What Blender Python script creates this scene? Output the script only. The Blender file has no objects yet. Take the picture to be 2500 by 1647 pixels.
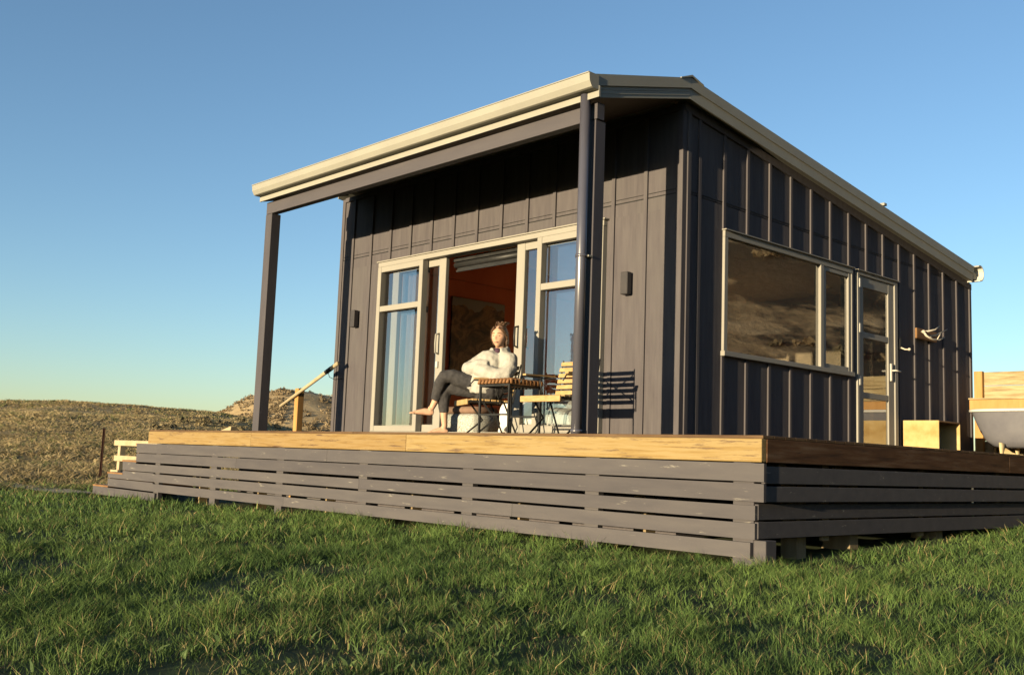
import bpy, bmesh, math, random
import numpy as np
from mathutils import Vector, Matrix, noise as mnoise
R_ = math.radians
random.seed(7); rng = np.random.default_rng(11)
SC = bpy.context.scene; COL = SC.collection

# ------------------------------------------------------------------ camera, sky, sun, exposure
CAM = (3.8559, -5.8904, -0.2214)
def cam_matrix(yaw, pitch, roll):
    f = Vector((math.sin(yaw)*math.cos(pitch), math.cos(yaw)*math.cos(pitch), math.sin(pitch)))
    r = Vector((math.cos(yaw), -math.sin(yaw), 0)); u = r.cross(f)
    r2 = math.cos(roll)*r + math.sin(roll)*u; u2 = -math.sin(roll)*r + math.cos(roll)*u
    return Matrix((r2, u2, -f)).transposed().to_4x4()
cd = bpy.data.cameras.new('camera'); cam = bpy.data.objects.new('camera', cd); COL.objects.link(cam)
cam.matrix_world = Matrix.Translation(CAM) @ cam_matrix(-0.8213, 0.1182, 0.0365)
cd.sensor_fit = 'HORIZONTAL'; cd.sensor_width = 36; cd.lens = 36.12; cd.clip_start = 0.05; cd.clip_end = 3000
SC.camera = cam

SUN_EL, SUN_AZ = 4.8, 4.0          # light travels towards +Y, drifting to -X by SUN_AZ degrees
world = bpy.data.worlds.new('World'); SC.world = world; world.use_nodes = True
wn = world.node_tree; bg = wn.nodes['Background']
sky = wn.nodes.new('ShaderNodeTexSky'); sky.sky_type = 'NISHITA'; sky.sun_disc = False
sky.sun_elevation = R_(SUN_EL); sky.sun_rotation = R_(180 - SUN_AZ)
sky.air_density = 0.82; sky.dust_density = 0.4; sky.ozone_density = 2.1; sky.altitude = 0
wn.links.new(sky.outputs[0], bg.inputs[0]); bg.inputs[1].default_value = 0.105
sd = bpy.data.lights.new('sun', 'SUN'); sun = bpy.data.objects.new('sun', sd); COL.objects.link(sun)
ld = Vector((-math.sin(R_(SUN_AZ))*math.cos(R_(SUN_EL)), math.cos(R_(SUN_AZ))*math.cos(R_(SUN_EL)), -math.sin(R_(SUN_EL))))
sun.rotation_euler = ld.to_track_quat('-Z', 'Y').to_euler(); sun.location = (-6, -40, 12)
sd.energy = 5.0; sd.angle = R_(0.5); sd.color = (1.0, 0.80, 0.50)
vs = SC.view_settings; vs.view_transform = 'Standard'; vs.look = 'None'; vs.exposure = 1.5; vs.gamma = 1.0; vs.use_curve_mapping = False
SC.render.engine = 'CYCLES'; SC.cycles.max_bounces = 8; SC.cycles.transparent_max_bounces = 12
SC.cycles.caustics_reflective = False; SC.cycles.caustics_refractive = False

# ------------------------------------------------------------------ materials
MAT = {}
def nodes_of(name):
    m = bpy.data.materials.new(name); m.use_nodes = True; MAT[name] = m
    return m, m.node_tree, m.node_tree.nodes['Principled BSDF']
def ramp(nt, src, stops):
    r = nt.nodes.new('ShaderNodeValToRGB'); e = r.color_ramp.elements
    while len(e) > 1: e.remove(e[-1])
    e[0].position = stops[0][0]; e[0].color = (*stops[0][1], 1)
    for p, c in stops[1:]:
        k = e.new(p); k.color = (*c, 1)
    nt.links.new(src, r.inputs[0]); return r.outputs[0]
def coords(nt, scale, jitter=7.0):
    g = nt.nodes.new('ShaderNodeNewGeometry'); oi = nt.nodes.new('ShaderNodeObjectInfo')
    mu = nt.nodes.new('ShaderNodeVectorMath'); mu.operation = 'SCALE'; mu.inputs[0].default_value = (1.3, 1.7, 1.1)
    m2 = nt.nodes.new('ShaderNodeMath'); m2.operation = 'MULTIPLY'; m2.inputs[1].default_value = jitter
    nt.links.new(oi.outputs['Random'], m2.inputs[0]); nt.links.new(m2.outputs[0], mu.inputs['Scale'])
    ad = nt.nodes.new('ShaderNodeVectorMath'); ad.operation = 'ADD'
    nt.links.new(g.outputs['Position'], ad.inputs[0]); nt.links.new(mu.outputs[0], ad.inputs[1])
    mp = nt.nodes.new('ShaderNodeVectorMath'); mp.operation = 'MULTIPLY'; mp.inputs[1].default_value = scale
    nt.links.new(ad.outputs[0], mp.inputs[0]); return mp.outputs[0]
def tex(nt, vec, scale=1, detail=6, rough=.6, dist=0):
    n = nt.nodes.new('ShaderNodeTexNoise'); n.inputs['Scale'].default_value = scale; n.inputs['Detail'].default_value = detail
    n.inputs['Roughness'].default_value = rough; n.inputs['Distortion'].default_value = dist
    nt.links.new(vec, n.inputs['Vector']); return n.outputs['Fac']
def bump(nt, b, h, strength=.3, dist=.004):
    k = nt.nodes.new('ShaderNodeBump'); k.inputs['Strength'].default_value = strength; k.inputs['Distance'].default_value = dist
    nt.links.new(h, k.inputs['Height']); nt.links.new(k.outputs[0], b.inputs['Normal'])
def mix(nt, fac, a, b, mode='MIX'):
    m = nt.nodes.new('ShaderNodeMix'); m.data_type = 'RGBA'; m.blend_type = mode
    for v, s in ((fac, m.inputs[0]), (a, m.inputs[6]), (b, m.inputs[7])):
        if isinstance(v, (int, float)): s.default_value = v
        elif isinstance(v, tuple): s.default_value = (*v, 1)
        else: nt.links.new(v, s)
    return m.outputs[2]
KEEP = {'lawn_soil', 'soil', 'path_gravel', 'ply_red', 'floor_wood', 'ply_inner', 'hair', 'pipe_paint', 'black_metal'}
TONE = {'cladding': .66, 'post_paint': .62, 'beam_paint': .62, 'skirt_paint': .62, 'soffit': .66, 'dark_plastic': .66, 'curtain': .66, 'tub_grey': .62, 'denim': .66, 'trim_metal': .53, 'frame_metal': .52,
        'hardwood_lit': .41, 'fleece': .47, 'linen': .75, 'skin': .66}
def noisy(name, stops, scale=(1, 1, 1), rough=.7, bstr=.2, bdist=.003, detail=6, metal=0, spec=.18, second=None, jitter=7.0, vary=None):
    m, nt, b = nodes_of(name); v = coords(nt, scale, jitter); f = tex(nt, v, 1, detail)
    if name not in KEEP: stops = [(p, tuple(q * TONE.get(name, .5) for q in c)) for p, c in stops]
    c = ramp(nt, f, stops)
    if second:                              # (scale, threshold lo, hi, colour): stains, chips
        f2 = tex(nt, coords(nt, second[0], jitter), 1, 5, .7)
        c = mix(nt, ramp(nt, f2, [(second[1], (0, 0, 0)), (second[2], (1, 1, 1))]), c, second[3])
    if vary:
        oi = nt.nodes.new('ShaderNodeObjectInfo'); c = mix(nt, 1.0, c, ramp(nt, oi.outputs['Random'], [(0, vary[0]), (1, vary[1])]), 'MULTIPLY')
    nt.links.new(c, b.inputs['Base Color']); b.inputs['Roughness'].default_value = rough
    b.inputs['Metallic'].default_value = metal; b.inputs['Specular IOR Level'].default_value = spec
    if bstr: bump(nt, b, f, bstr, bdist)
    return m
G = lambda a, b=None, c=None: (a, a if b is None else b, a if c is None else c)
# cladding: charcoal-stained band-sawn plywood, fine vertical grain
noisy('cladding', [(.3, (.078, .070, .077)), (.7, (.110, .100, .105))], (22, 22, 2.2), .8, .35, .003, second=((1.3, 1.3, .7), .5, .85, (.07, .066, .066)), jitter=3)
noisy('post_paint', [(.3, (.075, .070, .080)), (.7, (.095, .088, .098))], (9, 9, 1.5), .6, .12)
noisy('beam_paint', [(.3, (.082, .076, .086)), (.7, (.10, .092, .10))], (1.5, 9, 9), .6, .12)
noisy('trim_metal', [(.3, (.37, .36, .31)), (.7, (.42, .41, .35))], (2, 2, 2), .6, .03)
noisy('frame_metal', [(.3, (.37, .35, .31)), (.7, (.41, .39, .34))], (3, 3, 3), .6, .02)
noisy('gutter_white', [(.3, (.70, .68, .6)), (.7, (.78, .76, .7))], (3, 3, 3), .4, .02)
noisy('skirt_paint', [(.25, (.076, .072, .080)), (.5, (.094, .088, .094)), (.8, (.112, .104, .106))], (1.8, 9, 12), .75, .22, .003,
      second=((3.5, 8, 26), .64, .72, (.17, .16, .14)), vary=((.88, .88, .9), (1.1, 1.1, 1.08)))
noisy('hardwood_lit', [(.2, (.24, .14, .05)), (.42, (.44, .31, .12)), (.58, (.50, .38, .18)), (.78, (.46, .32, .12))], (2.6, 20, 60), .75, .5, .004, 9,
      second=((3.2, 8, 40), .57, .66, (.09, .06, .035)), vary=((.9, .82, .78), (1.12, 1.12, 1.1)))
noisy('hardwood_stained_shaded', [(.3, (.07, .035, .018)), (.5, (.15, .07, .03)), (.72, (.24, .15, .09))], (14, 2.2, 30), .8, .7, .006,
      second=((9, 3.5, 30), .6, .72, (.03, .02, .014)))  # side-beam copy of the hardwood: brown stain, plus its shade painted into the colour
noisy('deck_timber', [(.3, (.10, .055, .028)), (.6, (.18, .11, .055)), (.8, (.24, .16, .09))], (3, 3, 20), .75, .4)
noisy('pine_pale', [(.3, (.52, .41, .24)), (.7, (.64, .53, .35))], (8, 8, 8), .7, .2)
noisy('pine_orange', [(.3, (.52, .27, .08)), (.7, (.66, .38, .14))], (14, 14, 2), .65, .25)
noisy('pile_timber', [(.3, (.30, .22, .12)), (.7, (.42, .33, .20))], (12, 12, 2), .8, .3)
noisy('ply', [(.3, (.52, .33, .11)), (.5, (.66, .47, .2)), (.75, (.72, .56, .30))], (5, 5, 5), .7, .1)
noisy('fence_plank', [(.25, (.17, .12, .06)), (.45, (.44, .34, .18)), (.6, (.58, .48, .28)), (.8, (.42, .31, .15))], (2.2, 6, 22), .8, .4, second=((3, 6, 30), .58, .7, (.15, .11, .07)))
noisy('slat_wood', [(.3, (.50, .31, .12)), (.7, (.70, .50, .24))], (12, 12, 30), .55, .15)
noisy('woven', [(.3, (.22, .10, .04)), (.7, (.40, .21, .09))], (40, 40, 40), .6, .3)
noisy('ply_red', [(.3, (.36, .085, .032)), (.7, (.45, .12, .048))], (2.5, 2.5, 1.2), .6, .05)
noisy('floor_wood', [(.3, (.42, .26, .14)), (.7, (.52, .36, .21))], (12, 1.5, 4), .5, .1)
noisy('ply_inner', [(.3, (.62, .50, .36)), (.7, (.70, .58, .44))], (3, 3, 1), .7, .05)
noisy('soffit', [(.3, (.13, .10, .08)), (.7, (.17, .135, .11))], (4, 4, 4), .7, .05)
noisy('black_metal', [(.3, G(.012)), (.7, G(.022))], (9, 9, 9), .45, .05)
noisy('dark_plastic', [(.3, (.05, .047, .05)), (.7, (.065, .06, .062))], (9, 9, 9), .5, .02)
noisy('pipe_paint', [(.3, (.045, .045, .06)), (.7, (.06, .06, .075))], (6, 6, 1), .28, .02, spec=.8)
noisy('linen', [(.3, (.72, .70, .66)), (.7, (.82, .80, .76))], (7, 7, 7), .9, .5, .03)
noisy('curtain', [(.3, (.20, .12, .085)), (.7, (.26, .17, .12))], (30, 6, 2), .9, .1)
noisy('sheer', [(.3, (.45, .42, .40)), (.7, (.55, .52, .50))], (30, 6, 2), .9, .1)
noisy('enamel_white', [(.3, (.80, .79, .75)), (.7, (.84, .83, .79))], (5, 5, 5), .2, .01)
noisy('tub_grey', [(.3, (.14, .14, .165)), (.7, (.18, .18, .20))], (6, 6, 6), .55, .05)
noisy('claw_brass', [(.3, (.70, .55, .30)), (.7, (.80, .68, .42))], (20, 20, 20), .4, .1)
noisy('antler', [(.3, (.66, .58, .44)), (.7, (.80, .74, .62))], (25, 25, 25), .6, .3)
noisy('mount_wood', [(.3, (.26, .13, .05)), (.7, (.38, .21, .09))], (8, 3, 24), .6, .2)
noisy('skin', [(.3, (.56, .33, .215)), (.7, (.63, .385, .26))], (14, 14, 14), .5, .05)
noisy('hair', [(.3, (.028, .015, .009)), (.7, (.075, .042, .022))], (60, 60, 14), .5, .6, .004)
noisy('fleece', [(.3, (.56, .54, .48)), (.7, (.64, .62, .56))], (24, 24, 24), .95, .6, .012)
noisy('denim', [(.3, (.035, .034, .037)), (.7, (.06, .057, .058))], (30, 30, 30), .85, .25)
noisy('lips', [(.3, (.60, .28, .21)), (.7, (.64, .31, .24))], (9, 9, 9), .5, 0)
noisy('eye_dark', [(.3, (.13, .08, .055)), (.7, (.16, .10, .07))], (9, 9, 9), .3, 0)
noisy('purple_knit', [(.3, (.08, .04, .07)), (.7, (.11, .06, .09))], (30, 30, 30), .9, .2)
noisy('teal_rubber', [(.3, (.015, .06, .06)), (.7, (.02, .08, .08))], (9, 9, 9), .5, 0)
noisy('rust', [(.3, (.05, .022, .016)), (.7, (.10, .045, .03))], (20, 20, 8), .8, .3)
noisy('path_gravel', [(.35, (.26, .20, .12)), (.6, (.38, .31, .20))], (9, 9, 9), .95, .6, .02)
noisy('soil', [(.35, (.05, .035, .02)), (.6, (.11, .08, .045))], (6, 6, 6), .95, .6, .03)

def mk_glass(name, ior, tint, rough=0.0):
    m, nt, b = nodes_of(name); nt.nodes.remove(b); out = nt.nodes['Material Output']
    fr = nt.nodes.new('ShaderNodeFresnel'); fr.inputs['IOR'].default_value = ior
    tr = nt.nodes.new('ShaderNodeBsdfTransparent'); tr.inputs[0].default_value = (*tint, 1)
    gl = nt.nodes.new('ShaderNodeBsdfGlossy'); gl.inputs['Roughness'].default_value = rough; gl.inputs[0].default_value = (1, 1, 1, 1)
    v = coords(nt, (1.1, 1.1, 1.1), 2); f = tex(nt, v, 1, 2)
    bp = nt.nodes.new('ShaderNodeBump'); bp.inputs['Strength'].default_value = .012; bp.inputs['Distance'].default_value = .02
    nt.links.new(f, bp.inputs['Height']); nt.links.new(bp.outputs[0], gl.inputs['Normal'])
    mx = nt.nodes.new('ShaderNodeMixShader')
    ge = nt.nodes.new('ShaderNodeNewGeometry'); iv = nt.nodes.new('ShaderNodeMath'); iv.operation = 'SUBTRACT'; iv.inputs[0].default_value = 1; nt.links.new(ge.outputs['Backfacing'], iv.inputs[1])
    ml = nt.nodes.new('ShaderNodeMath'); ml.operation = 'MULTIPLY'; nt.links.new(fr.outputs[0], ml.inputs[0]); nt.links.new(iv.outputs[0], ml.inputs[1])
    nt.links.new(ml.outputs[0], mx.inputs[0]); nt.links.new(tr.outputs[0], mx.inputs[1]); nt.links.new(gl.outputs[0], mx.inputs[2])
    nt.links.new(mx.outputs[0], out.inputs[0])
mk_glass('glass_front', 3.2, (.97, .98, .98)); mk_glass('glass_side', 3.4, (.5, .5, .48), .012)

def mk_pattern():                       # black and white speckled textile of the pouf
    m, nt, b = nodes_of('speckle'); v = coords(nt, (34, 34, 34), 0)
    vo = nt.nodes.new('ShaderNodeTexVoronoi'); vo.feature = 'DISTANCE_TO_EDGE'; nt.links.new(v, vo.inputs['Vector'])
    c = ramp(nt, vo.outputs['Distance'], [(.10, (.05, .055, .05)), (.18, (.62, .62, .56))])
    nt.links.new(c, b.inputs['Base Color']); b.inputs['Roughness'].default_value = .9
mk_pattern()
def mk_painting():                      # dark loosely brushed hills under a grey strip of sky
    m, nt, b = nodes_of('painting_oil'); v = coords(nt, (1, 1.6, 2.4), 0); f = tex(nt, v, 1.5, 6, .65, 1.4)
    c = ramp(nt, f, [(.34, (.012, .010, .009)), (.44, (.06, .034, .016)), (.55, (.21, .115, .048)), (.62, (.06, .04, .02)), (.72, (.16, .105, .05))])
    tc = nt.nodes.new('ShaderNodeNewGeometry'); sp = nt.nodes.new('ShaderNodeSeparateXYZ'); nt.links.new(tc.outputs['Position'], sp.inputs[0])
    f2 = tex(nt, coords(nt, (0, 2.2, 0), 0), 1, 3)
    ad = nt.nodes.new('ShaderNodeMath'); ad.operation = 'MULTIPLY_ADD'; ad.inputs[1].default_value = .5
    nt.links.new(f2, ad.inputs[0]); nt.links.new(sp.outputs[2], ad.inputs[2])
    k = nt.nodes.new('ShaderNodeMath'); k.operation = 'GREATER_THAN'; k.inputs[1].default_value = 2.13
    nt.links.new(ad.outputs[0], k.inputs[0])
    nt.links.new(mix(nt, k.outputs[0], c, (.17, .16, .14)), b.inputs['Base Color']); b.inputs['Roughness'].default_value = .5
mk_painting()

def mk_tinted(name, attr, rough=.75, trans=.25, spec=.25):
    m, nt, b = nodes_of(name); a = nt.nodes.new('ShaderNodeAttribute'); a.attribute_name = attr
    nt.links.new(a.outputs['Color'], b.inputs['Base Color']); b.inputs['Roughness'].default_value = rough; b.inputs['Specular IOR Level'].default_value = spec
    if trans:
        out = nt.nodes['Material Output']; t = nt.nodes.new('ShaderNodeBsdfTranslucent'); nt.links.new(a.outputs['Color'], t.inputs[0])
        mx = nt.nodes.new('ShaderNodeMixShader'); mx.inputs[0].default_value = trans
        nt.links.new(b.outputs[0], mx.inputs[1]); nt.links.new(t.outputs[0], mx.inputs[2]); nt.links.new(mx.outputs[0], out.inputs[0])
mk_tinted('blades', 'tint'); mk_tinted('tussock_mat', 'tint', .85, .15); mk_tinted('scrub_mat', 'tint', .85, .1)
noisy('lawn_soil', [(.35, (.022, .028, .010)), (.6, (.045, .06, .018)), (.75, (.09, .085, .035))], (3, 3, 3), .95, .6, .04)
def mk_hill(name, s, stops, s2, lo, hi, c2):
    m, nt, b = nodes_of(name); f = tex(nt, coords(nt, (s, s, s * 1.5), 0), 1, 9, .7, 0)
    c = ramp(nt, f, stops); f2 = tex(nt, coords(nt, (s2, s2, s2 * 2), 0), 1, 8, .68, 0)
    c = mix(nt, ramp(nt, f2, [(lo, (0, 0, 0)), (hi, (1, 1, 1))]), c, c2)
    nt.links.new(c, b.inputs['Base Color']); b.inputs['Roughness'].default_value = .95; b.inputs['Specular IOR Level'].default_value = .1
    bump(nt, b, f, 1, .5)
mk_hill('dry_grass', .9, [(.3, (.14, .105, .05)), (.5, (.28, .215, .11)), (.7, (.38, .305, .165))], .12, .52, .66, (.10, .10, .04))
mk_hill('far_grass', .10, [(.3, (.16, .115, .06)), (.5, (.30, .225, .125)), (.7, (.36, .28, .16))], .035, .54, .62, (.12, .09, .05))
mk_hill('scrub_grass', .30, [(.3, (.09, .075, .05)), (.5, (.21, .165, .105)), (.7, (.34, .28, .19))], .085, .47, .53, (.022, .025, .024))

# ------------------------------------------------------------------ builders
def link(name, me, mat, parent=None, **kw):
    o = bpy.data.objects.new(name, me); COL.objects.link(o)
    if mat and not me.materials: me.materials.append(MAT[mat])
    if parent: o.parent = parent
    for k, v in kw.items(): o[k] = v
    return o
BASE = {}
def thing(name, base, label, category, group=None):
    e = bpy.data.objects.new(name, None); e.empty_display_size = .2; COL.objects.link(e); e.location = base
    e['label'] = label; e['category'] = category
    if group: e['group'] = group
    BASE[e.name] = Vector(base); return e
def root_off(p):
    while p is not None and p.parent: p = p.parent
    return BASE.get(p.name, Vector()) if p else Vector()
def bm_mesh(name, bm, parent, mat, smooth=False, **kw):
    off = root_off(parent)
    if off.length: bmesh.ops.translate(bm, verts=bm.verts, vec=-off)
    bmesh.ops.recalc_face_normals(bm, faces=bm.faces)
    me = bpy.data.meshes.new(name); bm.to_mesh(me); bm.free()
    if smooth: me.polygons.foreach_set('use_smooth', [True] * len(me.polygons))
    return link(name, me, mat, parent, **kw)
def add_box(bm, x0, x1, y0, y1, z0, z1, bev=0):
    vs = [bm.verts.new(p) for p in ((x0, y0, z0), (x1, y0, z0), (x1, y1, z0), (x0, y1, z0), (x0, y0, z1), (x1, y0, z1), (x1, y1, z1), (x0, y1, z1))]
    fs = [bm.faces.new([vs[i] for i in f]) for f in ((3, 2, 1, 0), (4, 5, 6, 7), (0, 1, 5, 4), (1, 2, 6, 5), (2, 3, 7, 6), (3, 0, 4, 7))]
    if bev:
        es = list({e for f in fs for e in f.edges}); bmesh.ops.bevel(bm, geom=es, offset=bev, segments=1, affect='EDGES')
def box(name, x0, x1, y0, y1, z0, z1, mat, parent=None, bev=0, **kw):
    bm = bmesh.new(); add_box(bm, x0, x1, y0, y1, z0, z1, bev); return bm_mesh(name, bm, parent, mat, **kw)
def add_prism(bm, pts, axis, a, b):     # polygon given in the two other axes, extruded from a to b
    def P(u, v, w): return {'x': (w, u, v), 'y': (u, w, v), 'z': (u, v, w)}[axis]
    A = [bm.verts.new(P(u, v, a)) for u, v in pts]; B = [bm.verts.new(P(u, v, b)) for u, v in pts]
    bm.faces.new(A); bm.faces.new(B[::-1]); n = len(pts)
    for i in range(n): bm.faces.new((A[i], B[i], B[(i + 1) % n], A[(i + 1) % n]))
def prism(name, pts, axis, a, b, mat, parent=None, **kw):
    bm = bmesh.new(); add_prism(bm, pts, axis, a, b); return bm_mesh(name, bm, parent, mat, **kw)
def add_tube(bm, pts, rad, seg=8, caps=True, flat=None):
    pts = [Vector(p) for p in pts]; n = len(pts); rad = rad if isinstance(rad, (list, tuple)) else [rad] * n
    T = [(pts[min(i + 1, n - 1)] - pts[max(i - 1, 0)]).normalized() for i in range(n)]
    ref = Vector((0, 0, 1)) if abs(T[0].z) < .9 else Vector((1, 0, 0)); rings = []
    U = (ref - T[0] * ref.dot(T[0])).normalized()
    for i in range(n):
        U = (U - T[i] * U.dot(T[i])).normalized(); V = T[i].cross(U); r = rad[i]
        ru, rv = r if isinstance(r, (list, tuple)) else (r, r)
        rings.append([bm.verts.new(pts[i] + U * math.cos(2 * math.pi * k / seg) * ru + V * math.sin(2 * math.pi * k / seg) * rv) for k in range(seg)])
    for a, b in zip(rings, rings[1:]):
        for k in range(seg): bm.faces.new((a[k], a[(k + 1) % seg], b[(k + 1) % seg], b[k]))
    if caps: bm.faces.new(rings[0][::-1]); bm.faces.new(rings[-1])
def tube(name, pts, rad, mat, parent=None, seg=8, smooth=True, **kw):
    bm = bmesh.new(); add_tube(bm, pts, rad, seg); return bm_mesh(name, bm, parent, mat, smooth, **kw)
def add_ball(bm, c, r, sub=2, rot=None):
    r = Vector(r) if isinstance(r, (tuple, list)) else Vector((r, r, r))
    g = bmesh.ops.create_icosphere(bm, subdivisions=sub, radius=1)
    M = Matrix.Translation(c) @ (rot.to_4x4() if rot else Matrix()) @ Matrix.Diagonal((*r, 1))
    bmesh.ops.transform(bm, matrix=M, verts=g['verts'])
def add_bar(bm, a, b, w, t, up=(0, 0, 1)):      # flat bar from a to b
    a, b = Vector(a), Vector(b); T = (b - a).normalized(); U = Vector(up); U = (U - T * U.dot(T)).normalized(); V = T.cross(U)
    vs = [bm.verts.new(p + U * su * t / 2 + V * sv * w / 2) for p in (a, b) for su, sv in ((-1, -1), (1, -1), (1, 1), (-1, 1))]
    for f in ((3, 2, 1, 0), (4, 5, 6, 7), (0, 1, 5, 4), (1, 2, 6, 5), (2, 3, 7, 6), (3, 0, 4, 7)): bm.faces.new([vs[i] for i in f])
def bar(name, a, b, w, t, mat, parent=None, up=(0, 0, 1), **kw):
    bm = bmesh.new(); add_bar(bm, a, b, w, t, up); return bm_mesh(name, bm, parent, mat, **kw)
def remesh(bm, name, parent, mat, voxel, smooth=4, wrinkle=0, wscale=18, **kw):
    me = bpy.data.meshes.new(name + '_src'); bmesh.ops.recalc_face_normals(bm, faces=bm.faces); bm.to_mesh(me); bm.free()
    t = bpy.data.objects.new(name + '_src', me); COL.objects.link(t)
    m = t.modifiers.new('r', 'REMESH'); m.mode = 'VOXEL'; m.voxel_size = voxel; m.adaptivity = 0
    s = t.modifiers.new('s', 'SMOOTH'); s.factor = .5; s.iterations = smooth
    dg = bpy.context.evaluated_depsgraph_get(); out = bpy.data.meshes.new_from_object(t.evaluated_get(dg))
    bpy.data.objects.remove(t); bpy.data.meshes.remove(me)
    bm = bmesh.new(); bm.from_mesh(out); bpy.data.meshes.remove(out)
    if wrinkle:
        bm.normal_update()
        for v in bm.verts:
            q = v.co * wscale
            v.co += v.normal * wrinkle * (mnoise.noise(Vector((q.x, q.y, q.z * .6))) + .5 * mnoise.noise(q * 2.3))
    return bm_mesh(name, bm, parent, mat, True, **kw)

# ------------------------------------------------------------------ terrain
CX, CY = CAM[0], CAM[1]
def sstep(a, b, x): t = np.clip((x - a) / (b - a), 0, 1); return t * t * (3 - 2 * t)
def wav(x, y, f, s=0):
    return (np.sin(x * f + 1.3 * np.sin(y * f * .7 + s)) * np.cos(y * f * .9 + 1.1 * np.sin(x * f * .6 + 2 * s) + s))
def height(x, y):
    r = np.hypot(x - CX, y - CY); t = np.degrees(np.arctan2(x - CX, y - CY))
    z = -.875 + (.03 * np.clip(y, 0, 7) + .035 * sstep(.2, 1.5, y)) * sstep(-3, 0, x) * sstep(9, 5, x) + .010 * wav(x, y, 1.9) + .006 * wav(x, y, 4.3, 1)
    z = z - .075 * sstep(-4, -9.5, x)
    # dry tussock hill to the left, behind a low bank and a hollow
    eA = np.interp(t, [-140, -110, -90, -73.5, -70.6, -67, -63.6, -61.4, -57.1, -53, -46], [0, .006, .018, .027, .031, .0315, .028, .0245, .010, .002, 0])
    onA = sstep(-150, -120, t) * sstep(-38, -50, t)
    bank = .24 * sstep(17, 23, r) - .75 * sstep(23.5, 29, r)
    up = (eA * 80 + .9) * np.sin(np.clip((r - 28) / 52, 0, 1) * math.pi / 2) ** 1.15
    fall = -9 * sstep(80, 170, r)
    zA = bank + up + .6 * sstep(28, 33, r) + fall + .10 * wav(x, y, .55, 2) * sstep(20, 34, r) + .10 * wav(x, y, .21, 1) * sstep(30, 60, r)
    z = z + onA * zA
    # far rocky hill
    eB = np.interp(t, [-70, -64.5, -62.9, -61.3, -59.6, -57.4, -55, -48, -38, -28], [0, .004, .018, .036, .048, .043, .041, .034, .015, 0])
    z = z + np.where(r > 120, 1, 0) * (eB * 260 + 10 * (eB > 0)) * sstep(165, 260, r) * sstep(520, 300, r) + 1.3 * wav(x, y, .045, 3) * sstep(180, 230, r) * (eB > .005)
    # steep scrubby hill to the right, seen mirrored in the side window
    eH = np.interp(t, [-14, 0, 14, 30, 50, 80, 110, 135], [0, .05, .22, .40, .44, .36, .12, 0])
    z = z + eH * 75 * sstep(13, 80, r) ** 1.1 + eH * 8 * wav(x, y, .10, 1) * sstep(20, 60, r)
    # low hills all round on the skyline
    eR = .026 + .012 * np.sin(np.radians(t * 5)) + .008 * np.sin(np.radians(t * 13 + 40))
    z = z + .55 * wav(x, y, .21, 1.1) * sstep(185, 215, r) * (eB > .02)
    far = sstep(330, 620, r) * np.where((t > -72) & (t < -25), .35, 1)
    z = z + far * eR * 640
    return z
def polar(name, radii, ang, mat, label):
    a = np.radians(np.asarray(ang)); rr, aa = np.meshgrid(np.asarray(radii), a, indexing='ij')
    x = CX + rr * np.sin(aa); y = CY + rr * np.cos(aa); z = height(x, y)
    v = np.stack([x, y, z], -1).reshape(-1, 3); nr, na = rr.shape; i, j = np.meshgrid(np.arange(nr - 1), np.arange(na - 1), indexing='ij')
    q = np.stack([i * na + j, i * na + j + 1, (i + 1) * na + j + 1, (i + 1) * na + j], -1).reshape(-1, 4)
    me = bpy.data.meshes.new(name); me.from_pydata(v.tolist(), [], q.tolist()); me.polygons.foreach_set('use_smooth', [True] * len(q))
    return link(name, me, mat, None, kind='structure', label=label)
A = np.arange(-180, 180.01, 1.0)
polar('ground', np.concatenate([[.02], np.arange(.4, 17.61, .4)]), A, 'lawn_soil', 'green lawn the cabin and its deck stand on')
polar('dry_hillside', np.concatenate([np.arange(17.6, 60, .8), np.arange(60, 180, 2.5)]), np.arange(-180, 8.01, .75), 'dry_grass', 'rounded hillside of dry tan tussock grass on the left')
polar('scrub_hillside', np.concatenate([np.arange(17.6, 60, 1.2), np.arange(60, 180, 3)]), np.arange(8, 180.01, 1.0), 'scrub_grass', 'steep hillside of dark scrub mirrored in the side window')
polar('far_hills', np.concatenate([np.arange(179, 330, 4), np.arange(330, 900, 20)]), A, 'far_grass', 'distant tan hills with dark scrub on the skyline')

# ------------------------------------------------------------------ cabin
YW, YB, XR, XL = 1.341, 7.40, -1.738, -7.19
XG, XGL = -1.60, -7.02               # roof ends
cabin = thing('cabin', (-4.46, 1.341, 0), 'dark grey board and batten cabin with a veranda roof and sliding glass doors', 'cabin')
def zback(y): return 3.046 - .1335 * (y - 1.283)        # underside line of the rear slope's barge
def zfront(y): return 3.046 - .264 * (1.283 - y)
T = .12
# front wall round the sliding-door opening
fw = box('front_wall', XL, -6.292, YW, YW + T, -.1, 2.10, 'cladding', cabin)
box('cladding_sheet', -2.626, XR, YW, YW + T, -.1, 2.10, 'cladding', fw)
box('cladding_sheet', XL, XR, YW + .001, YW + T, 2.10, 2.222, 'cladding', fw)
box('cladding_sheet', XL, XR, YW + .003, YW + T, 2.234, 3.03, 'cladding', fw)
box('flashing', XL + .002, XR - .002, YW + .008, YW + T, 2.222, 2.234, 'black_metal', fw)
box('flashing', XL, XR - .045, YW - .004, YW + .02, 2.265, 2.269, 'black_metal', fw)
bx = [-6.90 + .3975 * i for i in range(13)]
for x in bx:
    z0 = 2.125 if -6.30 < x < -2.60 else -.05
    box('batten', x - .042, x, YW - .018, YW + .002, z0, 2.985, 'cladding', fw, .002)
box('corner_batten', XR - .06, XR + .012, YW - .012, YW + .05, -.08, 3.03, 'cladding', fw, .002)
box('corner_batten', XL - .012, XL + .05, YW - .012, YW + .05, -.08, 3.03, 'cladding', fw, .002)
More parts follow.
